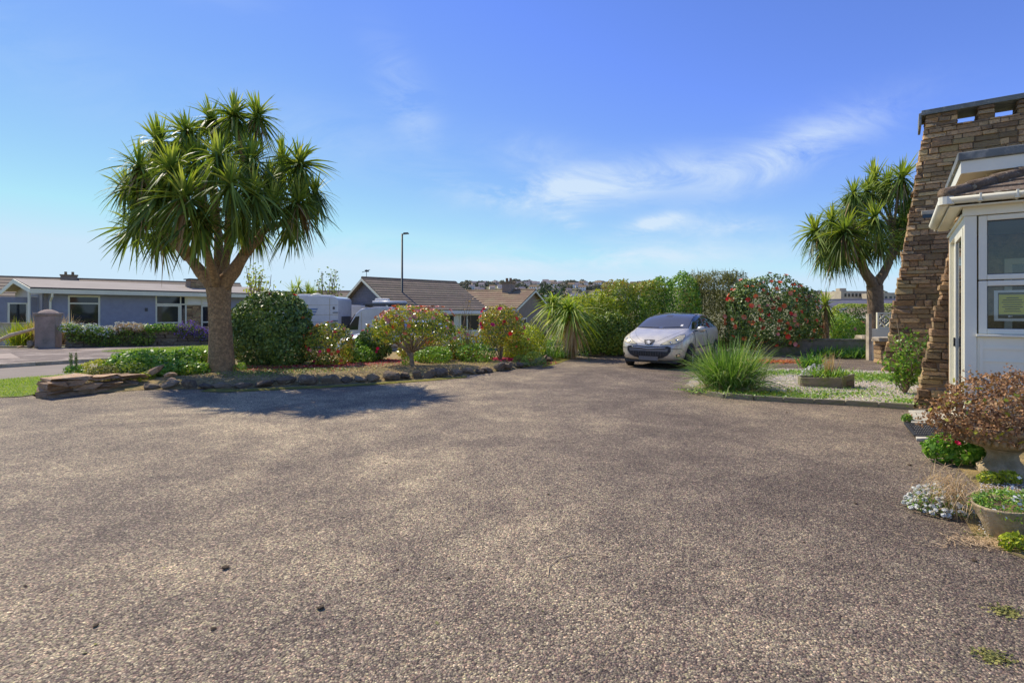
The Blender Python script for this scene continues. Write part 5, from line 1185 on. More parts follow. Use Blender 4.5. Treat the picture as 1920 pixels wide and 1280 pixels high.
tuft('agapanthus', 'arching agapanthus leaves edging the drive below the cordyline', 'plant', (P(1042, 655, 17.5).x, 17.5, .02), 260, .62, .03, M['strap'], .28)
bronze = lambda ht: (lambda c: np.clip(.12+.45*rng.uniform(0, 1, len(c))+.5*np.clip(c[:, 2]/ht, 0, 1)**5, 0, 1))
def hedge_seg(name, label, x0, x1, ytop, D, ry, n, size, mat, seed, cat='hedge', ybot=0, fl=None, power=3.0, **k):
    X, hw, ht = span(x0, x1, ytop, D); r = random.Random(seed); m = max(2, int(hw*2/.9)); bl = []
    for i in range(m):
        u = -hw+hw*2*(i+.5)/m; bl.append((u, r.uniform(-.12, .12), ht*.5+r.uniform(-.04, .04), hw/m*1.45, ry, ht*.5*r.uniform(.94, 1.03)))
    o = shrub(name, label, cat, (X, D, .02), bl, n, size, mat, seed, power=power, stems=4, stem_r=.03, **k)
    if fl: put_flowers(o, bl, fl[1], fl[0], fl[2], seed+1, zmin=.25)
    return o
hedge_seg('hedge', 'loose lime green hedge section behind the young cordyline', 1062, 1165, 548, 19.2, .7, 8000, .10, M['lime'], 71, depth=.14, amp=.16)
hedge_seg('hedge', 'lower variegated green hedge section left of the silver hatchback', 1090, 1172, 588, 18.4, .55, 6500, .085, M['hedge_br'], 72, depth=.12, amp=.14, rndfn=bronze(9))
hedge_seg('hedge', 'bronze topped dark hedge section behind the car bonnet', 1135, 1235, 527, 19.6, .8, 9500, .10, M['hedge_br'], 73, depth=.1, amp=.12, rndfn=bronze(2.8))
hedge_seg('hedge', 'bright green hedge section directly behind the car roof', 1212, 1300, 517, 20.0, .8, 9000, .10, M['green'], 74, depth=.1, amp=.12)
simple('brown_twig_shrub', 'brown twiggy shrub filling the gap between brown gable and young cordyline', 'shrub', 982, 1052, 588, 22.5, 3200, .09, M['brush'], 175, .6, depth=.3, aspect=.3)
# olive brush: upright fine twigs
X, hw, ht = span(1275, 1405, 508, 20.6); t = shrub('olive_brush_bush', 'tall fine twigged olive brown bush between green hedge and red camellia', 'bush', (X, 20.6, 0), [(0, 0, ht*.5, hw*.9, .8, ht*.5), (-hw*.5, 0, ht*.46, hw*.5, .75, ht*.48), (hw*.5, 0, ht*.48, hw*.5, .75, ht*.48)], 16000, .11, M['brush'], 75, aspect=.3, power=2.6, up=.9, depth=.12, amp=.16)
n = 1700; b = np.stack([rng.uniform(-hw, hw, n), rng.uniform(-.8, .5, n), rng.uniform(.45, .94, n)*ht*(1)], 1); b[:, 2] *= np.sqrt(np.clip(1-(b[:, 0]/hw)**4*.25, .3, 1))
mesh_obj('twig', blades('twig', b, rng.uniform(0, 6.28, n), np.radians(rng.uniform(50, 88, n)), rng.uniform(.2, .42, n), np.full(n, .018), rng.uniform(0, .15, n), M['brush'], 5), t, kind='stuff')
# red camellia
X, hw, ht = span(1362, 1532, 520, 19.2)
bl = [(0, 0, ht*.52, hw*.82, .95, ht*.49), (-hw*.5, -.1, ht*.5, hw*.5, .85, ht*.47), (hw*.55, 0, ht*.44, hw*.46, .85, ht*.44), (0, -.2, ht*.4, hw*.8, .8, ht*.38)]
r = shrub('camellia_bush', 'huge camellia covered in coral red flowers behind the hatchback', 'bush', (X, 19.2, 0), bl, 14000, .095, M['holly'], 76, aspect=.6, depth=.08, amp=.09, power=2.4, stems=4, stem_r=.04); put_flowers(r, bl, 135, ['coral', 'coral', 'coral', 'pink', 'red'], .085, 77, (-.2, -1, .25))
simple('green_shrub', 'brown and green thin shrub right of the huge red camellia', 'shrub', 1470, 1545, 582, 18.9, 4200, .085, M['hedge_br'], 78, .5, depth=.25)
t = thing('spiky_palm', 'spiky palm head poking above the hedge right of the red camellia', 'palm', (P(1548, 580, 19.6).x, 19.6, 0)); mesh_obj('leaf_head', head_mesh(80, .85, M['palmleaf'], w=.05), t, (0, 0, 1.75)); mesh_obj('young_leaf_tuft', TUFT[0], t, (0, 0, 1.8)); mesh_obj('dead_leaf', DM0 if 'DM0' in globals() else dead_mesh(30, .8), t, (0, 0, 1.6)); mb = MB(); mb.tube([(0, 0, 0), (0, 0, 1.75)], [.14, .1], 8); mb.build('trunk', M['bark'], t)
simple('rose_bush', 'variegated leafy bush with one pale pink bloom behind the low dark wall', 'bush', 1535, 1622, 590, 20.4, 5200, .08, M['green'], 79, .6, ('pink', 2, .08), depth=.2)
simple('green_shrub', 'yellow green shrub top left of the variegated leafy bush', 'shrub', 1545, 1585, 577, 21.2, 1800, .08, M['lime'], 80, .4)
def box_hedge(label, x0, x1, y0, y1, D, seed, n):
    X, hw, zt = span(x0, x1, y0, D); zb = H+(585-y1)/1000*D; t = thing('clipped_hedge', label, 'hedge', (X, D, 0)); c, n_ = blob_pts([(0, 0, zt/2, hw, .6, zt/2)], n, seed, .05, .04, 6); mesh_obj('foliage', leaf_mesh('foliage', c, n_, .09, M['hedge'], .6, spread=.5, rnd=np.clip(.1+.9*(c[:, 2] > zt*.9)*rng.uniform(.4, 1, len(c))+.3*rng.uniform(0, 1, len(c)), 0, 1)), t); branches(t, (0, 0, 0), [(-.3, 0, zt*.7), (.3, 0, zt*.7)], .03, .01, 'stem')
box_hedge('flat topped clipped hedge beyond the low wall left of the second palm', 1563, 1640, 570, 625, 27, 81, 5200)
box_hedge('short clipped hedge piece seen right of the second palm trunk', 1652, 1700, 568, 610, 27, 82, 2600)
# low wall, path edge and agapanthus
gw = thing('low_stone_wall', 'low dark shaded wall behind the agapanthus bed', 'wall', (P(1430, 660, 18.6).x, 18.6, 0), R(-4)); mb = MB(); mb.box(0, 4.4, 0, .22, 0, .52); mb.build('wall', M['concrete_dark'], gw, bevel=.01); mb = MB(); mb.box(-.02, 4.42, -.03, .25, .522, .57); mb.build('coping', M['concrete_dark'], gw, bevel=.01)
for i, (x, lab) in enumerate(((1552, 'agapanthus leaves left of centre below the low dark wall'), (1582, 'agapanthus leaves in the middle below the low dark wall'), (1612, 'agapanthus leaves right of centre below the low dark wall'), (1636, 'agapanthus leaves next to the base of the stone fin'))):
    tuft('agapanthus', lab, 'plant', (P(x, 665, 17.6).x, 17.6, .02), 240, .55, .035, M['strap'], .26)
tuft('agapanthus', 'agapanthus clump with arching leaves behind the trough planter', 'plant', (G(1522, 694).x, G(1522, 694).y, .04), 170, .68, .034, M['strap'], .12, 40, 88)
cover('leafy_ground_cover', gl([(1410, 705), (1450, 704), (1490, 702)]), 1500, .045, M['green'], 'low green weeds left of the trough planter', .22, .06)
cover('white_ground_cover', gl([(1600, 712), (1630, 710), (1660, 714), (1690, 720), (1580, 706)]), 4200, .045, M['green'], 'low green carpet between trough planter and buttress', .3, .07)
cover('edge_weeds', gl([(1330, 738), (1400, 745), (1420, 744), (1470, 748), (1520, 750), (1700, 760)]), 2200, .045, M['green'], 'green weeds along the concrete edging', .14, .06)
cover('edge_spurge', gl([(1405, 742), (1440, 744), (1460, 745)]), 900, .04, M['yel'], 'yellow green spurge by the edging beside the big grass', .12, .06)
cover('gravel_weeds', gl([(1550, 742), (1590, 745), (1650, 748), (1480, 736), (1620, 735)]), 1300, .04, M['green'], 'scattered small weeds on the pale gravel', .22, .06)
cover('verge_weeds', gl([(1120, 663), (1150, 664), (1180, 664), (1090, 664)]), 1200, .06, M['hedge'], 'low greenery at the hedge foot left of the hatchback', .25, .01)
# big grass
gb = G(1368, 733); t = thing('ornamental_grass', 'big fountain of arching green grass beside the hatchback', 'ornamental grass', (gb.x, gb.y, .03))
n = 2300; b = np.zeros((n, 3)); b[:, :2] = rng.normal(0, .16, (n, 2)); az = np.arctan2(b[:, 1], b[:, 0])+rng.normal(0, .8, n); el = np.radians(np.clip(rng.normal(66, 15, n), 18, 89)); Lb = rng.uniform(.65, 1.5, n)
mesh_obj('blade', blades('blade', b, az, el, Lb, np.full(n, .013)*rng.uniform(.7, 1.4, n), rng.uniform(.18, .7, n), M['fescue'], 5, np.clip(rng.beta(1.6, 1.9, n)+.12*(Lb < .9), 0, 1), twist=.3), t, kind='stuff')
n = 420; b = np.zeros((n, 3)); b[:, :2] = rng.normal(0, .3, (n, 2)); mesh_obj('dry_blade', blades('dry_blade', b, rng.uniform(0, 6.28, n), np.radians(rng.uniform(5, 40, n)), rng.uniform(.3, .6, n), np.full(n, .009), rng.uniform(.1, .4, n), M['straw'], 5), t, kind='stuff')
# rose by the buttress
b = G(1697, 742); t = thing('rose_shrub', 'leggy rose with fresh leaves and pale blooms against the buttress', 'shrub', (b.x, b.y, .04)); r_ = np.random.default_rng(5); tips = np.stack([r_.uniform(-.30, .26, 18), r_.uniform(-.2, .2, 18), r_.uniform(.3, 1.12, 18)], 1)
branches(t, (0, 0, 0), [tuple(q) for q in tips], .012, .004, 'stem'); k = r_.integers(0, 18, 1500); s = r_.uniform(.4, 1.05, 1500)[:, None]; mesh_obj('foliage', leaf_mesh('foliage', tips[k]*s+r_.normal(0, .05, (1500, 3)), r_.normal(0, 1, (1500, 3))+np.array([0, -.3, .6]), .06, M['green'], .65), t)
mb = MB(); mb.tube([(-.02, 0, .7), (-.10, 0, 1.05), (-.14, 0, 1.28)], .009, 5); mb.build('cane', M['twig'], t)
for p in ((.02, -.1, .86), (-.2, -.15, .80), (-.1, -.18, .45)): o = bpy.data.objects.new('flower', FL['pink'][0]); link(o, t); o.location = p; o.scale = (.035,)*3; o.rotation_euler = (.9, 0, .3)
# troughs
tr0 = G(1548, 729); tr = thing('trough_planter', 'faceted stone trough planter with green plants on the gravel', 'planter', (tr0.x, tr0.y, .0), R(-20))
mb = MB(); mb.prism([(-.42, -.18, 0), (.22, -.22, 0), (.22, -.22, .26), (-.46, -.18, .22)], (0, .05, 0)); mb.prism([(.22, -.22, 0), (.46, .0, 0), (.50, .0, .32), (.22, -.24, .26)], (-.03, .05, 0)); mb.prism([(-.42, .2, 0), (.46, .2, 0), (.50, .2, .30), (-.46, .2, .22)], (0, .05, 0)); mb.box(-.46, -.42, -.13, .2, 0, .22); mb.box(.44, .49, .0, .2, 0, .3); mb.build('trough', M['concrete_dark'], tr, bevel=.01)
mb = MB(); mb.box(-.42, .44, -.14, .2, .1, .18); mb.build('compost', M['soil'], tr)
t = tuft('trough_plant', 'fresh green and dried stems growing in the stone trough', 'plant', (tr0.x+.12, tr0.y+.05, .22), 260, .36, .02, M['green'], .15)
n = 60; bb = np.zeros((n, 3)); bb[:, :2] = rng.normal(0, .05, (n, 2)); mesh_obj('dry_stem', blades('dry_stem', bb, rng.uniform(0, 6.28, n), np.radians(rng.uniform(70, 89, n)), rng.uniform(.3, .6, n), np.full(n, .012), rng.uniform(0, .1, n), M['straw'], 5), t)
def alyssum(label, loc, rx, ry, h, seed, n=1400, heads=150, s=.035, hs=.03):
    t = thing('candytuft', label, 'flowering plant', loc); c, n_ = blob_pts([(0, 0, 0, rx, ry, h)], n, seed, .2, .15); mesh_obj('foliage', leaf_mesh('foliage', c*.93, n_, s, M['green'], .35), t)
    c, n_ = blob_pts([(0, 0, 0, rx, ry, h)], 3000, seed+1, .03, .12); got = []
    for i in range(len(c)):
        if len(got) >= heads: break
        if n_[i][2] > .02 and all(((c[i]-c[j])**2).sum() > (hs*1.25)**2 for j in got): got.append(i)
    pts = []; nr = []
    for i in got:
        d = norm(rng.normal(0, 1, (26, 3))+n_[i]*1.2); pts.append(c[i]+d*hs*.62+n_[i]*hs*.2); nr.append(d)
    ks = np.concatenate(pts); kn = np.concatenate(nr)
    for gi, i in enumerate(got):
        if gi < 4: V = pts[gi]-c[i]; FLH.append(leaf_mesh('flower_head', V, nr[gi], hs*.85, M['white_fl'], .9, spread=.3))
        o = mesh_obj('flower_head', random.choice(FLH), t, c[i]); o.scale = (random.uniform(.65, .95),)*3; o.rotation_euler = (random.uniform(-.3, .3), random.uniform(-.3, .3), random.uniform(0, 6))
    return t
FLH = []
b = G(1532, 722); alyssum('cushion of white flowers spilling over the left end of the trough', (b.x-.05, b.y-.0, .08), .30, .22, .32, 90, 900, 70, .035, .045)
FLH = []
b = G(1776, 962); alyssum('low cushion of white candytuft flowers on the tarmac beside the stone pot', (b.x, b.y+.05, 0), .26, .19, .17, 92, 1700, 190, .03, .030)
# urn with dried hydrangea
ub = G(1880, 886); ur = thing('stone_urn', 'wide cast stone urn on a pedestal in front of the porch', 'urn', (ub.x, ub.y, 0))
mb = MB(); mb.lathe([(.19, 0), (.19, .06), (.155, .08), (.12, .13), (.11, .18), (.14, .22), (.16, .235)], 28); mb.build('pedestal', M['urn'], ur, True)
prof = [(.14, .235), (.22, .25), (.31, .285), (.355, .33), (.36, .345), (.385, .36), (.40, .375), (.405, .40), (.43, .42), (.44, .44), (.425, .455), (.38, .455), (.36, .42)]
mb = MB(); mb.lathe(prof, 36); mb.build('bowl', M['urn'], ur, True)
mb = MB(); 
for i in range(44): a_ = 2*math.pi*i/44; mb.tube([(math.cos(a_)*.33, math.sin(a_)*.33, .292), (math.cos(a_)*.378, math.sin(a_)*.378, .335), (math.cos(a_)*.392, math.sin(a_)*.392, .372)], [.012, .02, .008], 6)
mb.build('gadroon', M['urn'], ur, True)
mb = MB(); mb.lathe([(.001, .42), (.37, .42)], 24); mb.build('compost', M['soil'], ur)
hd = thing('dried_sedum', 'mound of dried brown flower heads filling the stone urn', 'plant', (ub.x, ub.y, .40))
bl = [(.04, 0, .24, .46, .45, .27), (-.34, -.05, .13, .30, .3, .20), (.3, 0, .25, .35, .4, .27), (-.1, -.25, .10, .35, .25, .24), (-.5, 0, .10, .18, .2, .12)]
c, n_ = blob_pts(bl, 8200, 95, .22, .22, 2, -.08); mesh_obj('flower_head', leaf_mesh('flower_head', c, n_, .032, M['dry'], .75, spread=1.1), hd)
cl_ = [c[i] for i in rng.choice(len(c), 110)]; branches(hd, (0, 0, -.02), cl_, .006, .003, 'stem', n=4)
extra = np.concatenate([np.array(q)+rng.normal(0, .028, (16, 3)) for q in cl_[:95]])*np.array([1.13, 1.1, 1.14]); mesh_obj('flower_cluster', leaf_mesh('flower_cluster', extra, rng.normal(0, 1, (len(extra), 3)), .026, M['dry'], .8), hd)
kk = rng.choice(len(c), 120); mesh_obj('green_leaf', leaf_mesh('green_leaf', c[kk]*1.02, n_[kk], .06, M['lime'], .6), hd, kind='stuff')
# geranium
b = G(1800, 868); gr = shrub('geranium', 'fresh green geranium with one pink bloom below the urn', 'plant', (b.x, b.y+.02, 0), [(0, 0, .12, .26, .2, .16), (-.14, .02, .13, .17, .17, .15), (.15, -.05, .08, .2, .15, .12), (-.1, .0, .2, .13, .12, .1)], 2400, .042, M['ger'], 97, aspect=.9, stems=5, stem_r=.006, spread=.5)
o = bpy.data.objects.new('flower', FL['mag'][1]); link(o, gr); o.location = (-.14, -.15, .23); o.scale = (.03,)*3; o.rotation_euler = (.8, 0, 0); 
# leaning stone pot with trailing plants
pb_ = G(1916, 1016); pot = thing('stone_pot', 'leaning weathered stone pot with trailing greenery at the right edge', 'pot', (pb_.x-.01, pb_.y+.08, 0)); 
mb = MB(); mb.lathe([(.001, .0), (.10, .0), (.115, .02), (.175, .21), (.18, .225), (.17, .23), (.155, .20)], 26); o = mb.build('pot', M['urn'], pot, True); o.rotation_euler = (0, R(-6), 0)
mb = MB(); mb.lathe([(.001, .19), (.155, .19)], 20); o = mb.build('compost', M['soil'], pot); o.rotation_euler = (0, R(-6), 0)
t = shrub('trailing_plant', 'straggly green plant with small white flowers in the leaning pot', 'plant', (pb_.x+.05, pb_.y+.06, .17), [(0, 0, .05, .22, .22, .10), (.08, -.15, -.03, .17, .10, .13), (-.08, .05, .04, .16, .14, .10)], 4200, .03, M['green'], 99, aspect=.3, spread=1.1, depth=.3, amp=.3, stems=4, stem_r=.004, density_floor=-.2)
kk = rng.normal(0, .1, (90, 3))*np.array([1.2, 1, .6])+np.array([.0, -.1, .1]); mesh_obj('flower', leaf_mesh('flower', kk, np.tile([0, -.5, .8], (90, 1)), .024, M['white_fl'], .9), t, kind='stuff')
t = thing('dry_grass', 'dead straw coloured tangle between the white candytuft and leaning pot', 'dry plant', (G(1858, 1000).x, G(1858, 1000).y+.32, 0)); n = 700; b = rng.normal(0, 1, (n, 3))*np.array([.07, .10, .05])+np.array([0, 0, .2]); mesh_obj('straw', blades('straw', b, rng.uniform(0, 6.28, n), rng.uniform(-1.4, 1.3, n), rng.uniform(.06, .16, n), np.full(n, .0035), rng.uniform(0, .6, n), M['straw'], 5), t, kind='stuff')
n = 700; c_ = G(1850, 1020); q = np.stack([rng.normal(c_.x+.1, .2, n), rng.normal(c_.y+.02, .06, n), np.full(n, .008)], 1); o = mesh_obj('plant_litter', blades('plant_litter', q, rng.uniform(0, 6.28, n), rng.uniform(0, .25, n), rng.uniform(.02, .07, n), np.full(n, .004), rng.uniform(0, .1, n), M['straw'], 2 if 0 else 5), kind='stuff'); o['label'] = 'dry plant litter along the tarmac edge by the pots'
for i, (x, y, s, lab) in enumerate(((1903, 1030, .09, 'small bright weed in front of the leaning pot'), (1855, 905, .10, 'light green weed sprig between urn foot and dry grass'), (1890, 905, .10, 'upright weed at the urn foot near the frame edge'), (1700, 790, .07, 'tiny weed line at the left edge of the flagstones'))):
    b = G(x, y); shrub('weed', lab, 'weed', (b.x, b.y, 0), [(0, 0, .04, s, s*.7, .07)], 260, .04, M['lime' if i != 3 else 'green'], 130+i, aspect=.5, stems=0, spread=.9, density_floor=.005)
sheet('planter_border', gl([(1752, 830), (1800, 880), (1835, 915), (1800, 960), (1830, 1010), (1930, 1052), (2100, 1060), (2100, 830), (1830, 822)]), .003, M['bedsoil'])
pebbles('planter_gravel', gl([(1830, 890), (1840, 915), (1835, 1000), (1920, 1035), (2000, 1000), (2000, 880)]), 2500, .016, M['pebble'], 'small stones and litter between the pots', .006)

# ---- gate and bits at right back
gt = thing('white_gate_panel', 'white painted low wall with diamond patterned screen block beside the stone fin', 'wall', (P(1634, 640, 16.6).x, 16.6, 0), R(-8))
mb = MB(); mb.box(0, .9, 0, .12, 0, .98); mb.build('wall', M['white_paint'], gt, bevel=.01); mb = MB(); mb.box(-.09, -.005, -.03, .15, 0, 1.45); mb.build('post', M['concrete'], gt)
mb = MB(); x0, z0, s_ = .18, .99, .50; mb.box(x0, x0+.05, .02, .10, z0, z0+s_); mb.box(x0+s_-.05, x0+s_, .02, .10, z0, z0+s_); mb.box(x0+.05, x0+s_-.05, .02, .10, z0, z0+.05); mb.box(x0+.05, x0+s_-.05, .02, .10, z0+s_-.05, z0+s_)
cx, cz, q = x0+s_/2, z0+s_/2, s_/2-.06
for (a_, b_) in (((cx-q, cz), (cx, cz+q)), ((cx, cz+q), (cx+q, cz)), ((cx+q, cz), (cx, cz-q)), ((cx, cz-q), (cx-q, cz))): mb.bar((a_[0], .06, a_[1]), (b_[0], .06, b_[1]), .06, .035)
for (dx, dz) in ((-1, -1), (1, -1), (-1, 1), (1, 1)): mb.bar((cx+dx*q*.95, .06, cz+dz*q*.95), (cx+dx*q*.5, .06, cz+dz*q*.5), .05, .03)
mb.bar((cx-q*.4, .06, cz), (cx+q*.4, .06, cz), .04, .05); mb.bar((cx, .06, cz-q*.4), (cx, .06, cz+q*.4), .04, .05)
mb.build('screen_block', M['white_paint'], gt)
for i, (x, y, w, lab) in enumerate(((1622, 632, .42, 'left pale stone slab on the low wall end'), (1660, 636, .55, 'right thicker pale slab beside the stone fin'))):
    o = mesh_obj('coping_slab', block_mesh('coping_slab', M['concrete'], 140+i, .2)); o.location = P(x, y, 17.2 if i == 0 else 15.6); o.scale = (w, .4, .12); tag(o, lab, 'slab')
st = thing('brick_pier', 'short pale masonry pier under the thicker slab next to the fin', 'pier', (P(1660, 660, 15.7).x, 15.7, 0)); 
for c_ in range(5): 
    for k in range(2): o = bpy.data.objects.new('stone', random.choice(BLK)); link(o, st); o.location = (-.12+k*.25, 0, .07+c_*.13); o.scale = (.25, .35, .12)
# ---- crumbs on the drive
dm_ = [rock_mesh('debris', M['soil'], 200+i, .6) for i in range(3)]
for (x, y, s) in [(601, 1141, .045), (423, 1066, .05), (179, 1174, .03), (401, 1179, .03), (47, 1099, .022), (503, 811, .02), (724, 868, .025), (850, 901, .02), (893, 902, .02), (1028, 927, .03), (930, 871, .02), (1100, 788, .02), (1475, 773, .035), (1705, 872, .045), (1722, 905, .03), (1604, 944, .03), (1828, 1052, .04), (1508, 1017, .02), (1540, 1025, .02), (1232, 776, .02), (42, 890, .02), (731, 896, .02), (842, 1084, .02), (746, 1068, .02)]:
    o = mesh_obj('debris', random.choice(dm_)); p = G(x, y); o.location = (p.x, p.y, s*.18); o.scale = (s*1.3, s, s*.8); o.rotation_euler = (0, 0, random.uniform(0, 6)); tag(o, 'small dark crumb of dead blossom lying on the tarmac', 'debris', 'dark crumbs scattered on the drive')
for (x, y, L_, a_, lab) in [(547, 996, .11, .5, 'short pale straight twig on the tarmac left of centre'), (455, 870, .12, -.7, 'thin pale twig on the drive below the palm shadow'), (76, 1110, .09, 1.2, 'tiny curved straw at the left front of the drive')]:
    p = G(x, y); mb = MB(); mb.tube([(0, 0, 0), (L_*.5, .01, .004), (L_, -.004, 0)], .003, 5); o = mb.build('fallen_twig', M['driftwood']); o.location = (p.x, p.y, .006); o.rotation_euler = (0, 0, a_); tag(o, lab, 'twig')
p = [G(x, y)+Vector((0, 0, .006)) for x, y in ((1028, 1080), (1030, 1062), (1048, 1048), (1075, 1040), (1105, 1038), (1140, 1043))]; mb = MB(); mb.tube([q-p[0] for q in p], .0025, 5); o = mb.build('fallen_twig', M['driftwood']); o.location = p[0]; tag(o, 'long thin curved straw lying in the middle of the drive', 'twig')
for (x, y, s, lab) in [(1884, 1146, .10, 'larger brown moss cushion on the tarmac near the lower right edge'), (1862, 1232, .09, 'brownish moss spot at the lower right corner'), (1855, 1005, .12, 'yellow brown moss cushion in front of the candytuft')]:
    p = G(x, y); n = 240; c = np.stack([rng.normal(0, s*.4, n), rng.normal(0, s*.3, n), rng.uniform(0, .008, n)], 1); t = thing('moss_cushion', lab, 'moss', (p.x, p.y, .004)); mesh_obj('moss', leaf_mesh('moss', c, np.tile([0, 0, 1.], (n, 1)), .014, M['yel'] if 0 else M['brush'], .8, spread=.4), t, kind='stuff')

ql = []
for _ in range(420):
    if random.random() < .5: p, d = along(edge, random.uniform(0, 10)); ql.append((p.x+random.gauss(0, .3), p.y-.12-abs(random.gauss(0, .35)), .006))
    elif random.random() < .5: p, d = along(gedge, random.uniform(0, 4)); ql.append((p.x+random.gauss(0, .3), p.y-.1-abs(random.gauss(0, .3)), .006))
    else: ql.append((random.uniform(-7, 5), random.uniform(1.8, 13), .006))
ql = np.array(ql); o = mesh_obj('leaf_litter', leaf_mesh('leaf_litter', ql, np.tile([0, 0, 1.], (len(ql), 1)), .022, M['brush'], .6, spread=.3), kind='stuff'); o['label'] = 'tiny dry leaves and bits blown over the drive'
# ---- street lamp
lp = P(754, 600, 30.0); sl_ = thing('street_lamp', 'slim grey street lamp post with small head rising over the camellia', 'street lamp', (lp.x, 30.0, -.65)); mb = MB(); mb.tube([(0, 0, 0), (0, 0, 2.4), (0, 0, 2.42), (0, 0, 6.55)], [.085, .085, .06, .05], 10); mb.build('post', M['metal_grey'], sl_, True)
mb = MB(); mb.tube([(0, 0, 6.5), (.06, 0, 6.53), (.16, 0, 6.55)], .03, 8); mb.build('bracket', M['metal_grey'], sl_, True); mb = MB(); mb.prism([(.08, -.10, 6.52), (.36, -.10, 6.54), (.38, -.10, 6.57), (.34, -.10, 6.62), (.08, -.10, 6.61)], (0, .2, 0)); mb.build('lamp_head', M['metal_dark'], sl_, bevel=.015)
# ================================================================ VEHICLES
def paint(name, col, metal=.55, rough=.32):
    m, nt, b, out = newmat(name); b.inputs['Metallic'].default_value = metal; b.inputs['Roughness'].default_value = rough; b.inputs['Coat Weight'].default_value = .6; b.inputs['Coat Roughness'].default_value = .08
    tc = nn(nt, 'ShaderNodeTexCoord').outputs['Object']; n1 = nn(nt, 'ShaderNodeTexNoise', {0: tc, 'Scale': 2.5, 'Detail': 6, 'Roughness': .65}).outputs[0]
    n2 = nn(nt, 'ShaderNodeTexNoise', {0: tc, 'Scale': 60, 'Detail': 2}).outputs[0]
    f = nn(nt, 'ShaderNodeMath', {0: n1, 1: n2}, operation='MULTIPLY').outputs[0]
    cc = ramp(nt, f, [(.15, tuple(q*.78 for q in col)), (.4, col)]); nt.links.new(cc, b.inputs['Base Color'])
    rr = nn(nt, 'ShaderNodeMapRange', {0: n1, 1: .3, 2: .7, 3: rough-.06, 4: rough+.14}).outputs[0]; nt.links.new(rr, b.inputs['Roughness']); return m
M['silver'] = paint('dusty_beige_silver_paint', (.78, .72, .58), .35, .34); M['silver2'] = paint('pale_blue_silver_paint', (.60, .63, .68)); M['vanwhite'] = paint('white_gelcoat', (.72, .71, .69), 0, .3)
M['screen'] = glass_dark('windscreen_glass', (.10, .105, .115), .06); M['carglass'] = glass_dark('tinted_car_glass', (.02, .025, .025), .04)
M['rim'] = pmat('alloy_wheel', (.40, .39, .37), .4, .2, 10, 0, metal=.8); M['lens'] = pmat('yellowed_headlamp_lens', (.44, .42, .30), .2, .35, 12, .0, coat=.4); M['plate'] = pmat('blank_grey_plate', (.13, .13, .135), .6, .05, 3, 0); M['chrome'] = pmat('chrome_badge', (.75, .75, .75), .15, .05, 3, 0, metal=1)
M['dash'] = pmat('pale_paper_on_dash', (.6, .62, .64), .7, .05, 3, 0); M['blue'] = pmat('blue_vinyl_stripe', (.07, .13, .28), .4, .08, 3, 0)
def lerp_tab(t, x):
    for (a, b), (c, d) in zip(t, t[1:]):
        if x >= c: u = (x-a)/(c-a); return b+(d-b)*max(0, min(1, u))
    return t[-1][1]
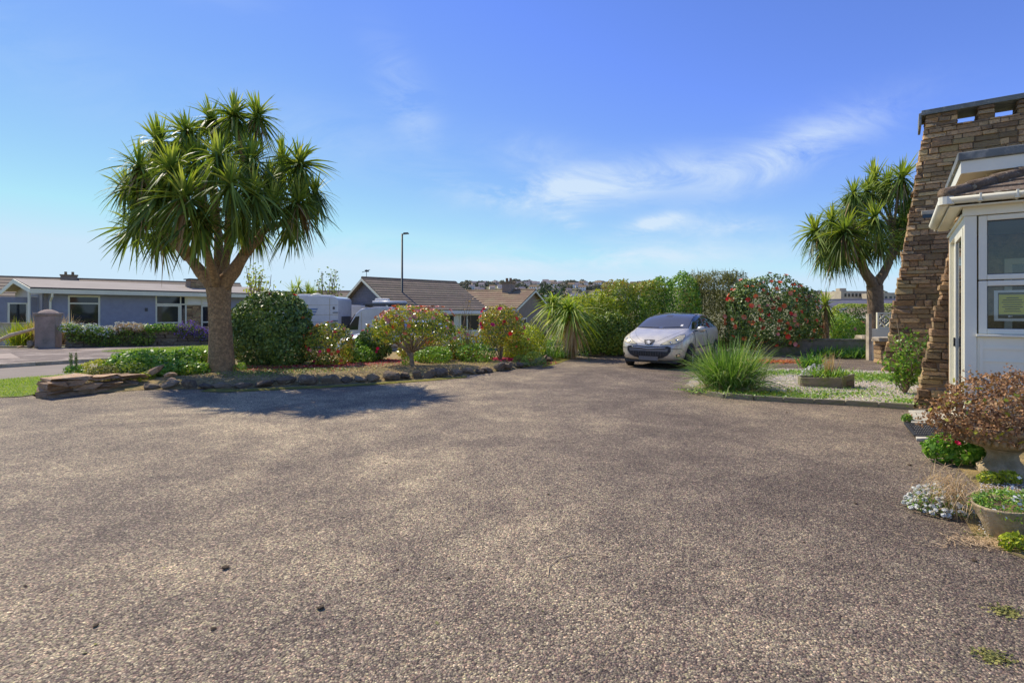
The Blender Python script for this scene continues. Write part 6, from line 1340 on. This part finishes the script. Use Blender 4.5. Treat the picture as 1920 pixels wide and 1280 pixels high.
def hatchback(name, label, loc, rz, paintm, glassm, detail=True, plate=True):
    car = thing(name, label, 'car', loc, rz)
    top = [(2.14,.60),(2.10,.70),(2.0,.79),(1.85,.865),(1.6,.94),(1.35,1.0),(1.12,1.06),(.85,1.19),(.5,1.345),(.2,1.435),(-.2,1.485),(-.7,1.50),(-1.2,1.475),(-1.6,1.40),(-1.85,1.24),(-2.0,1.08),(-2.1,.92),(-2.14,.70)]
    belt = [(2.14,.55),(2.0,.70),(1.6,.84),(1.12,.93),(.4,.96),(-.6,.99),(-1.5,1.03),(-1.9,1.0),(-2.14,.66)]
    w1 = [(2.14,.50),(2.10,.62),(2.02,.74),(1.88,.83),(1.6,.885),(1.1,.905),(-1.3,.905),(-1.75,.87),(-2.0,.79),(-2.1,.68),(-2.14,.55)]
    wr = [(2.14,.40),(2.0,.56),(1.6,.70),(1.12,.73),(.85,.72),(.5,.69),(.2,.67),(-.7,.66),(-1.5,.61),(-1.9,.60),(-2.14,.45)]
    bot = [(2.14,.34),(2.08,.24),(1.9,.20),(-1.9,.22),(-2.1,.30),(-2.14,.36)]
    X = [2.14,2.11,2.05,1.96,1.85,1.7,1.5,1.3,1.12,.95,.75,.5,.25,0,-.3,-.7,-1.1,-1.4,-1.65,-1.85,-1.98,-2.08,-2.14]
    mb = MB(); K = 11; vs = []
    for x in X:
        zt, zb, W1, Wr, z0 = [lerp_tab(t, x) for t in (top, belt, w1, wr, bot)]; zt = max(zt, zb+.02); g = max(0, min(1, (zt-zb)/.5))
        half = [(0, z0), (W1*.80, z0), (W1*.95, z0+.06), (W1*.99, (z0+zb)/2-.06), (W1, (z0+zb)/2+.10), (W1*.975, zb-.03), (W1*.93, zb+.015), (Wr+(W1*.93-Wr)*.45, zb+(zt-zb)*.50), (Wr, zb+(zt-zb)*.86), (Wr*.72, zt-.015*(1+g)), (0, zt+.01)]
        sec = [(x, y, z) for y, z in half] + [(x, -y, z) for y, z in half[-2:0:-1]]; vs += sec
    n = 2*K-2; fs = [(i*n+j, i*n+(j+1) % n, (i+1)*n+(j+1) % n, (i+1)*n+j) for i in range(len(X)-1) for j in range(n)]
    mb.add(vs, fs); mb.add([vs[j] for j in range(n)], [tuple(range(n))]); mb.add([vs[(len(X)-1)*n+j] for j in range(n)], [tuple(range(n-1, -1, -1))])
    me = mb.mesh('body', paintm, True); bm = bmesh.new(); bm.from_mesh(me); bmesh.ops.remove_doubles(bm, verts=bm.verts, dist=1e-5); bmesh.ops.recalc_face_normals(bm, faces=bm.faces); bm.to_mesh(me); bm.free()
    for p in me.polygons: p.use_smooth = True
    body = mesh_obj('body', me, car); md = body.modifiers.new('s', 'SUBSURF'); md.levels = md.render_levels = 2
    bpy.context.view_layer.update(); dg = bpy.context.evaluated_depsgraph_get(); em = body.evaluated_get(dg).to_mesh()
    bvh = BVHTree.FromPolygons([v.co.copy() for v in em.vertices], [tuple(p.vertices) for p in em.polygons])
    def proj(u, v, view):
        if view == 'front': o, d = Vector((4, u, v)), Vector((-1, 0, 0))
        elif view == 'left': o, d = Vector((u, 3, v)), Vector((0, -1, 0))
        elif view == 'right': o, d = Vector((u, -3, v)), Vector((0, 1, 0))
        elif view == 'top': o, d = Vector((u, v, 3)), Vector((0, 0, -1))
        h = bvh.ray_cast(o, d); return (h[0], h[1]) if h[0] else (None, None)
    def patch(nm, outline, view, mat, off=.006, rings=6, parent=car, dens=8):
        pts = []; k = len(outline)
        for i in range(k):
            a, b = outline[i], outline[(i+1) % k]
            for s in range(dens): pts.append((a[0]+(b[0]-a[0])*s/dens, a[1]+(b[1]-a[1])*s/dens))
        cx = sum(p[0] for p in pts)/len(pts); cy = sum(p[1] for p in pts)/len(pts); vs = []; N = len(pts)
        for r in range(rings+1):
            t = 1-r/rings if r < rings else .0
            for p in pts:
                h, nr = proj(cx+(p[0]-cx)*max(t, .02), cy+(p[1]-cy)*max(t, .02), view)
                if h is None: h, nr = (vs[-1] if vs else Vector()), Vector((0, 0, 0)); vs.append(h); continue
                vs.append(h+nr*off)
        m2 = MB(); m2.add(vs, [(r*N+i, r*N+(i+1) % N, (r+1)*N+(i+1) % N, (r+1)*N+i) for r in range(rings) for i in range(N)])
        m2.add(vs[-N:], [tuple(range(N))]); return m2.build(nm, mat, parent, True)
    def strip(nm, pl, view, w, mat, off=.004):
        m2 = MB(); L_ = []
        for i in range(len(pl)-1):
            for s in range(6): L_.append((pl[i][0]+(pl[i+1][0]-pl[i][0])*s/6, pl[i][1]+(pl[i+1][1]-pl[i][1])*s/6))
        L_.append(pl[-1]); q = [proj(u, v, view) for u, v in L_]; q = [h+nr*off for h, nr in q if h is not None]
        if len(q) > 1: m2.tube(q, w/2, 5); return m2.build(nm, mat, car, True)
    BP = M['black_plastic']
    patch('windscreen', [(-.70,1.055),(0,1.035),(.70,1.055),(.685,1.17),(.615,1.375),(.565,1.43),(.25,1.452),(0,1.457),(-.25,1.452),(-.565,1.43),(-.615,1.375),(-.685,1.17)], 'front', glassm, .008, 8)
    patch('roof_panel', [(.22,-.50),(.24,0),(.22,.50),(-.6,.50),(-1.35,.46),(-1.35,-.46),(-.6,-.50)], 'top', M['carglass'], .006, 5)
    for sd in ('left', 'right'):
        patch('side_window', [(.93,1.03),(.70,1.17),(.42,1.29),(.12,1.375),(-.22,1.405),(-.22,1.03)], sd, M['carglass'], .006, 5)
        patch('side_window', [(-.30,1.03),(-.30,1.405),(-.8,1.41),(-1.2,1.37),(-1.45,1.28),(-1.58,1.12),(-1.3,1.05)], sd, M['carglass'], .006, 5)
        strip('door_gap', [(.95,.98),(.98,.6),(.9,.34)], sd, .012, BP); strip('door_gap', [(-.26,1.0),(-.28,.6),(-.25,.32)], sd, .012, BP)
        strip('side_trim', [(.85,.52),(-1.0,.55)], sd, .035, BP)
        s = 1 if sd == 'left' else -1
        for wx in (1.32, -1.29):
            patch('wheel_arch', [(wx+.375*math.cos(a), .31+.375*math.sin(a)) for a in [math.pi*k/12 for k in range(-1, 14)]], sd, BP, .005, 3, dens=3)
            wm_ = MB(); wm_.lathe([(.2, -.09), (.27, -.105), (.305, -.09), (.312, -.05), (.312, .05), (.305, .09), (.27, .105), (.2, .09)], 28); w = wm_.build('wheel', M['tyre'], car, True); w.rotation_euler = (R(90), 0, R(12) if wx > 0 and detail else 0); w.location = (wx, s*.825, .312)
            rm = MB(); rm.lathe([(.205, .06), (.215, .095), (.19, .1), (.18, .05)], 24); rm.lathe([(.001, .095), (.055, .095), (.06, .05)], 12)
            rm2 = MB(); rm2.add(rm.v, rm.f)
            for k in range(5):
                a = 2*math.pi*k/5
                for da in (-.16, .16): rm2.bar((math.cos(a)*.05, math.sin(a)*.05, .08), (math.cos(a+da)*.195, math.sin(a+da)*.195, .085), .03, .025)
            ro = rm2.build('rim', M['rim'], w, False)
            if s > 0: ro.rotation_euler = (R(180), 0, 0)
        if s < 0 and detail: mirr = False
        else: mirr = True
        mr = MB(); bm2 = bmesh.new(); bmesh.ops.create_uvsphere(bm2, u_segments=14, v_segments=10, radius=1); me2 = bpy.data.meshes.new('mirror'); bm2.to_mesh(me2); bm2.free(); me2.materials.append(paintm)
        for p in me2.polygons: p.use_smooth = True
        
        if mirr: mo = mesh_obj('mirror', me2, car, (.78, s*1.01, 1.03)); mo.scale = (.075, .12, .085); sm = MB(); sm.bar((.80, s*.84, .98), (.78, s*.96, 1.0), .05, .03); sm.build('mirror_arm', BP, car)
        hl = [(s*.31,.645),(s*.42,.71),(s*.58,.80),(s*.69,.885),(s*.77,.91),(s*.81,.85),(s*.80,.75),(s*.72,.685),(s*.55,.645)]
        o = patch('headlight', hl, 'front', M['lens'], .006, 5)
        strip('headlight_rim', hl+[hl[0]], 'front', .012, M['metal_dark'], .003)
        for (ly, lz, r_) in ((.56, .715, .036), (.68, .765, .04)):
            pp, nr = proj(s*ly, lz, 'front')
            if pp: m3 = MB(); m3.lathe([(.001, 0), (r_, .002), (r_*.9, .006)], 12); q = m3.build('reflector', M['chrome'], o, True); q.location = pp+nr*.007; q.rotation_euler = nr.to_track_quat('Z', 'Y').to_euler()
        if detail:
            patch('fog_lamp', [(s*.70,.40),(s*.78,.42),(s*.77,.34),(s*.70,.33)], 'front', BP, .006, 3); patch('fog_lens', [(s*.72,.39),(s*.765,.40),(s*.76,.35),(s*.72,.35)], 'front', M['chrome'], .012, 3)
            strip('bumper_line', [(s*.60,.55),(s*.80,.54)], 'front', .012, BP)
        strip('bonnet_shade_line', [(s*.13,.70),(s*.25,.74),(s*.42,.84),(s*.60,.95),(s*.70,1.02)], 'front', .007, M['metal_dark'], .0)  # thin dark strips drawn for the shade along the bonnet ridges
        strip('windscreen_edge', [(s*.72,1.06),(s*.69,1.19),(s*.625,1.385),(s*.57,1.44)], 'front', .025, BP, .0)
    patch('grille', [(-.585,.585),(-.50,.605),(-.2,.60),(0,.585),(.2,.60),(.50,.605),(.585,.585),(.585,.48),(.51,.38),(.38,.31),(.2,.28),(-.2,.28),(-.38,.31),(-.51,.38),(-.585,.48)], 'front', BP, .006, 6, dens=5)
    if detail:
        strip('grille_rim', [(-.585,.585),(-.50,.607),(-.2,.602),(0,.587),(.2,.602),(.50,.607),(.585,.585),(.585,.48),(.51,.38),(.38,.31),(.2,.28),(-.2,.28),(-.38,.31),(-.51,.38),(-.585,.48),(-.585,.585)], 'front', .014, M['metal_dark'])
        strip('grille_bar', [(-.46,.575),(-.2,.565),(0,.545),(.2,.565),(.46,.575)], 'front', .022, M['chrome'], .012)
        patch('grille_beam', [(-.53,.545),(0,.53),(.53,.545),(.51,.47),(-.51,.47)], 'front', M['plate'], .014, 3)
        for k in range(13): y = -.40+k*.0667; strip('grille_slat', [(y,.455),(y,.33 if abs(y) < .36 else .39)], 'front', .014, M['metal_dark'], .012)
        patch('badge_shield', [(-.15,.76),(0,.77),(.15,.76),(.125,.70),(.08,.64),(0,.628),(-.08,.64),(-.125,.70)], 'front', BP, .008, 4, dens=3)
        # rampant lion outline in chrome
        lion = [(-.005,.740),(.012,.744),(.026,.738),(.022,.728),(.040,.734),(.058,.742),(.060,.732),(.040,.722),(.026,.716),(.044,.712),(.060,.716),(.056,.706),(.032,.702),(.016,.700),(.026,.684),(.048,.678),(.044,.668),(.016,.672),(.004,.686),(-.006,.676),(-.008,.664),(-.030,.662),(-.022,.676),(-.026,.690),(-.040,.694),(-.052,.712),(-.048,.728),(-.040,.714),(-.030,.706),(-.020,.722)]
        pts = [proj(-u*1.25, .70+(v-.70)*1.25, 'front') for u, v in lion]; m4 = MB(); m4.add([h+Vector((.022, 0, 0)) for h, nr in pts], [tuple(range(len(pts)))]); m4.build('lion_emblem', M['dash'], car)
    if plate:
        m5 = MB(); m5.box(-.006, .010, -.26, .26, -.055, .055); p5, n5 = proj(0, .29, 'front'); o = m5.build('number_plate', M['plate'], car, bevel=.004); o.location = (p5.x+.022, 0, .285)
    m6 = MB(); m6.box(-1.95, 1.98, -.72, .72, .16, .24); m6.build('underbody', BP, car)
    if detail:
        strip('wiper', [(.05,1.06),(.30,1.07),(.55,1.085)], 'front', .014, BP, .014); strip('wiper', [(-.62,1.065),(-.3,1.065),(-.05,1.06)], 'front', .014, BP, .014)
        patch('tax_disc', [(.50,1.10),(.56,1.10),(.56,1.145),(.50,1.145)], 'front', M['dash'], .011, 2, dens=2); strip('roof_front_edge', [(-.50,1.455),(0,1.475),(.50,1.455)], 'front', .03, BP, -.003)
        patch('rear_mirror', [(-.09,1.36),(.09,1.36),(.09,1.405),(-.09,1.405)], 'front', M['metal_dark'], .010, 2, dens=2)
    return car
ph = R(34.5); cf = Vector((3.60, 14.1, 0)); nose = Vector((-math.sin(ph), -math.cos(ph), 0)); cc_ = cf - nose*2.14
hatchback('hatchback_car', 'beige silver hatchback with black smiling grille parked by the hedge', tuple(cc_), math.atan2(nose.y, nose.x), M['silver'], M['screen'])
ld = P(632, 620, 19.0); hatchback('silver_car', 'pale silver car seen through the camellias in front of the white van', (ld.x+2.0, 19.6, -.27), R(196), M['silver2'], M['screen'], False, False)
# motorhome
mh = thing('motorhome', 'white motorhome with three blue slanting stripes on its side', 'motorhome', (P(634, 560, 26).x, 26.0, -.62), R(0))
def rounded_side(pts, r, n=5):
    out = []; k = len(pts)
    for i in range(k):
        p, a, b = Vector(pts[i]), Vector(pts[i-1]), Vector(pts[(i+1) % k]); u = (a-p).normalized(); v = (b-p).normalized(); rr = min(r, (a-p).length*.45, (b-p).length*.45)
        for j in range(n+1): t = j/n; q = (p+u*rr)*(1-t)**2+p*2*t*(1-t)+(p+v*rr)*t*t; out.append(q)
    return out
pr = rounded_side([(-3.5, .35), (0, .35), (0, 2.80), (-.3, 2.90), (-3.5, 2.98)], .14)
mb = MB(); mb.prism([(p.x, 0, p.y) for p in pr], (0, 2.2, 0)); mb.build('body', M['vanwhite'], mh, bevel=.03)
for z in (2.45, 1.98, 1.62, 1.25): mb = MB(); mb.box(-3.45, -.02, -.008, -.0005, z, z+.018); mb.build('body_seam', M['concrete'], mh)
mb = MB(); mb.box(-.42, -.40, -.010, -.0005, .4, 2.8); mb.build('body_seam', M['concrete'], mh)
for i, z in enumerate((2.22, 2.09, 1.96)): mb = MB(); mb.prism([(-1.62, -.012, z), (-1.02-i*.06, -.012, z), (-1.0-i*.06+.02, -.012, z+.075), (-1.62, -.012, z+.075)], (0, .01, 0)); mb.build('stripe', M['blue'], mh)
mb = MB(); mb.box(-.26, -.16, -.02, -.0005, 2.25, 2.38); mb.build('marker_light', M['metal_dark'], mh); 
for z in (1.2, 1.7, 2.1): mb = MB(); mb.tube([(-.25, -.01, z), (-.2, -.09, z), (.02, -.06, z)], .02, 6); mb.build('grab_handle', M['metal_dark'], mh)
mb = MB(); mb.box(.002, .10, .5, 1.7, 1.0, 1.9); mb.build('bike_rack', M['metal_dark'], mh)
mb = MB(); mb.box(-2.2, -1.6, .6, 1.2, 2.93, 3.02); mb.build('roof_vent', M['cream'], mh, bevel=.03); mb = MB(); mb.lathe([(.24, 0), (.26, .05), (.16, .10), (.001, .12)], 14, 0, (-1.3, .7, 2.94)); mb.build('roof_dome', M['white_paint'], mh, True); mb = MB(); mb.box(-1.0, -.5, .5, 1.1, 2.90, 2.97); mb.build('roof_vent', M['cream'], mh, bevel=.03)
for x in (-1.2, -2.9): mb = MB(); mb.lathe([(.2, -.1), (.33, -.1), (.34, .1), (.2, .1)], 20); o = mb.build('wheel', M['tyre'], mh, True); o.rotation_euler = (R(90), 0, 0); o.location = (x, .12, .34)
# camper van, nose to the left
cv = thing('camper_van', 'white high roof van with roof rack behind the silver car', 'van', (P(640, 600, 23.5).x, 23.5, -.60), R(4))
pr = rounded_side([(0, .35), (0, .95), (.25, 1.20), (.95, 2.02), (1.35, 2.25), (2.4, 2.33), (2.42, 2.33), (5.0, 2.33), (5.15, 1.6), (5.15, .35)], .18)
mb = MB(); mb.prism([(p.x*.62+.02, 0, p.y) for p in pr], (0, 1.95, 0)); mb.build('body', M['vanwhite'], cv, bevel=.05)
mb = MB(); mb.prism([(.22, -.012, 1.32), (.72, -.012, 1.32), (.78, -.012, 1.92), (.62, -.012, 1.90)], (0, .01, 0)); mb.build('side_window', M['carglass'], cv); mb = MB(); mb.prism([(.255, .08, 1.36), (.255, 1.85, 1.36), (.60, 1.75, 1.98), (.60, .2, 1.98)], (-.06, 0, .03)); mb.build('windscreen', M['carglass'], cv)
mb = MB(); mb.box(1.75, 2.65, -.012, -.001, 1.42, 1.95); mb.build('side_window', M['carglass'], cv); mb = MB(); mb.box(1.70, 1.715, -.010, -.001, .5, 2.2); mb.box(.86, .875, -.010, -.001, .5, 2.1); mb.build('door_gap', M['concrete'], cv)
mb = MB(); mb.box(.9, 3.1, .15, 1.7, 2.42, 2.47); mb.box(1.0, 1.05, .1, 1.75, 2.33, 2.42); mb.box(2.0, 2.05, .1, 1.75, 2.33, 2.42); mb.build('roof_rack', M['metal_dark'], cv); mb = MB(); mb.tube([(1.3, .3, 2.53), (2.75, .3, 2.53), (2.82, .3, 2.5)], [.07, .07, .04], 10); mb.build('awning', M['vanwhite'], cv, True); mb = MB(); mb.box(1.35, 1.95, .5, 1.1, 2.5, 2.72); mb.build('roof_box', M['cream'], cv, bevel=.06)
mb = MB(); mb.box(-.02, .06, -.18, -.03, 1.35, 1.6); mb.build('mirror', M['black_plastic'], cv, bevel=.02)
for x in (.62, 2.55): mb = MB(); mb.lathe([(.2, -.1), (.32, -.1), (.33, .1), (.2, .1)], 20); o = mb.build('wheel', M['tyre'], cv, True); o.rotation_euler = (R(90), 0, 0); o.location = (x, .12, .33)
# caravan behind
ca = thing('caravan', 'white caravan partly hidden between motorhome and van', 'caravan', (P(636, 560, 30).x, 30, -.65), 0); pr = rounded_side([(0, .4), (.0, 2.2), (.25, 2.55), (3.4, 2.5), (3.6, 1.6), (3.4, .4)], .2)
mb = MB(); mb.prism([(p.x, 0, p.y) for p in pr], (0, 2.1, 0)); mb.build('body', M['vanwhite'], ca, bevel=.04); mb = MB()
pts = [(.45+.42*math.cos(a), -.012, 1.45+.42*math.sin(a)) for a in [math.pi*(.05+.8*k/12) for k in range(13)]]; mb.tube(pts, .05, 6); mb.build('red_swoosh', pmat('dark_red_vinyl', (.25, .04, .05), .5, .05, 3, 0), ca); mb = MB(); mb.box(1.2, 2.4, -.012, -.001, 1.5, 2.1); mb.build('window', M['carglass'], ca)
mb = MB(); mb.lathe([(.2, -.1), (.32, -.1), (.33, .1), (.2, .1)], 20); o = mb.build('wheel', M['tyre'], ca, True); o.rotation_euler = (R(90), 0, 0); o.location = (1.8, .1, .33)
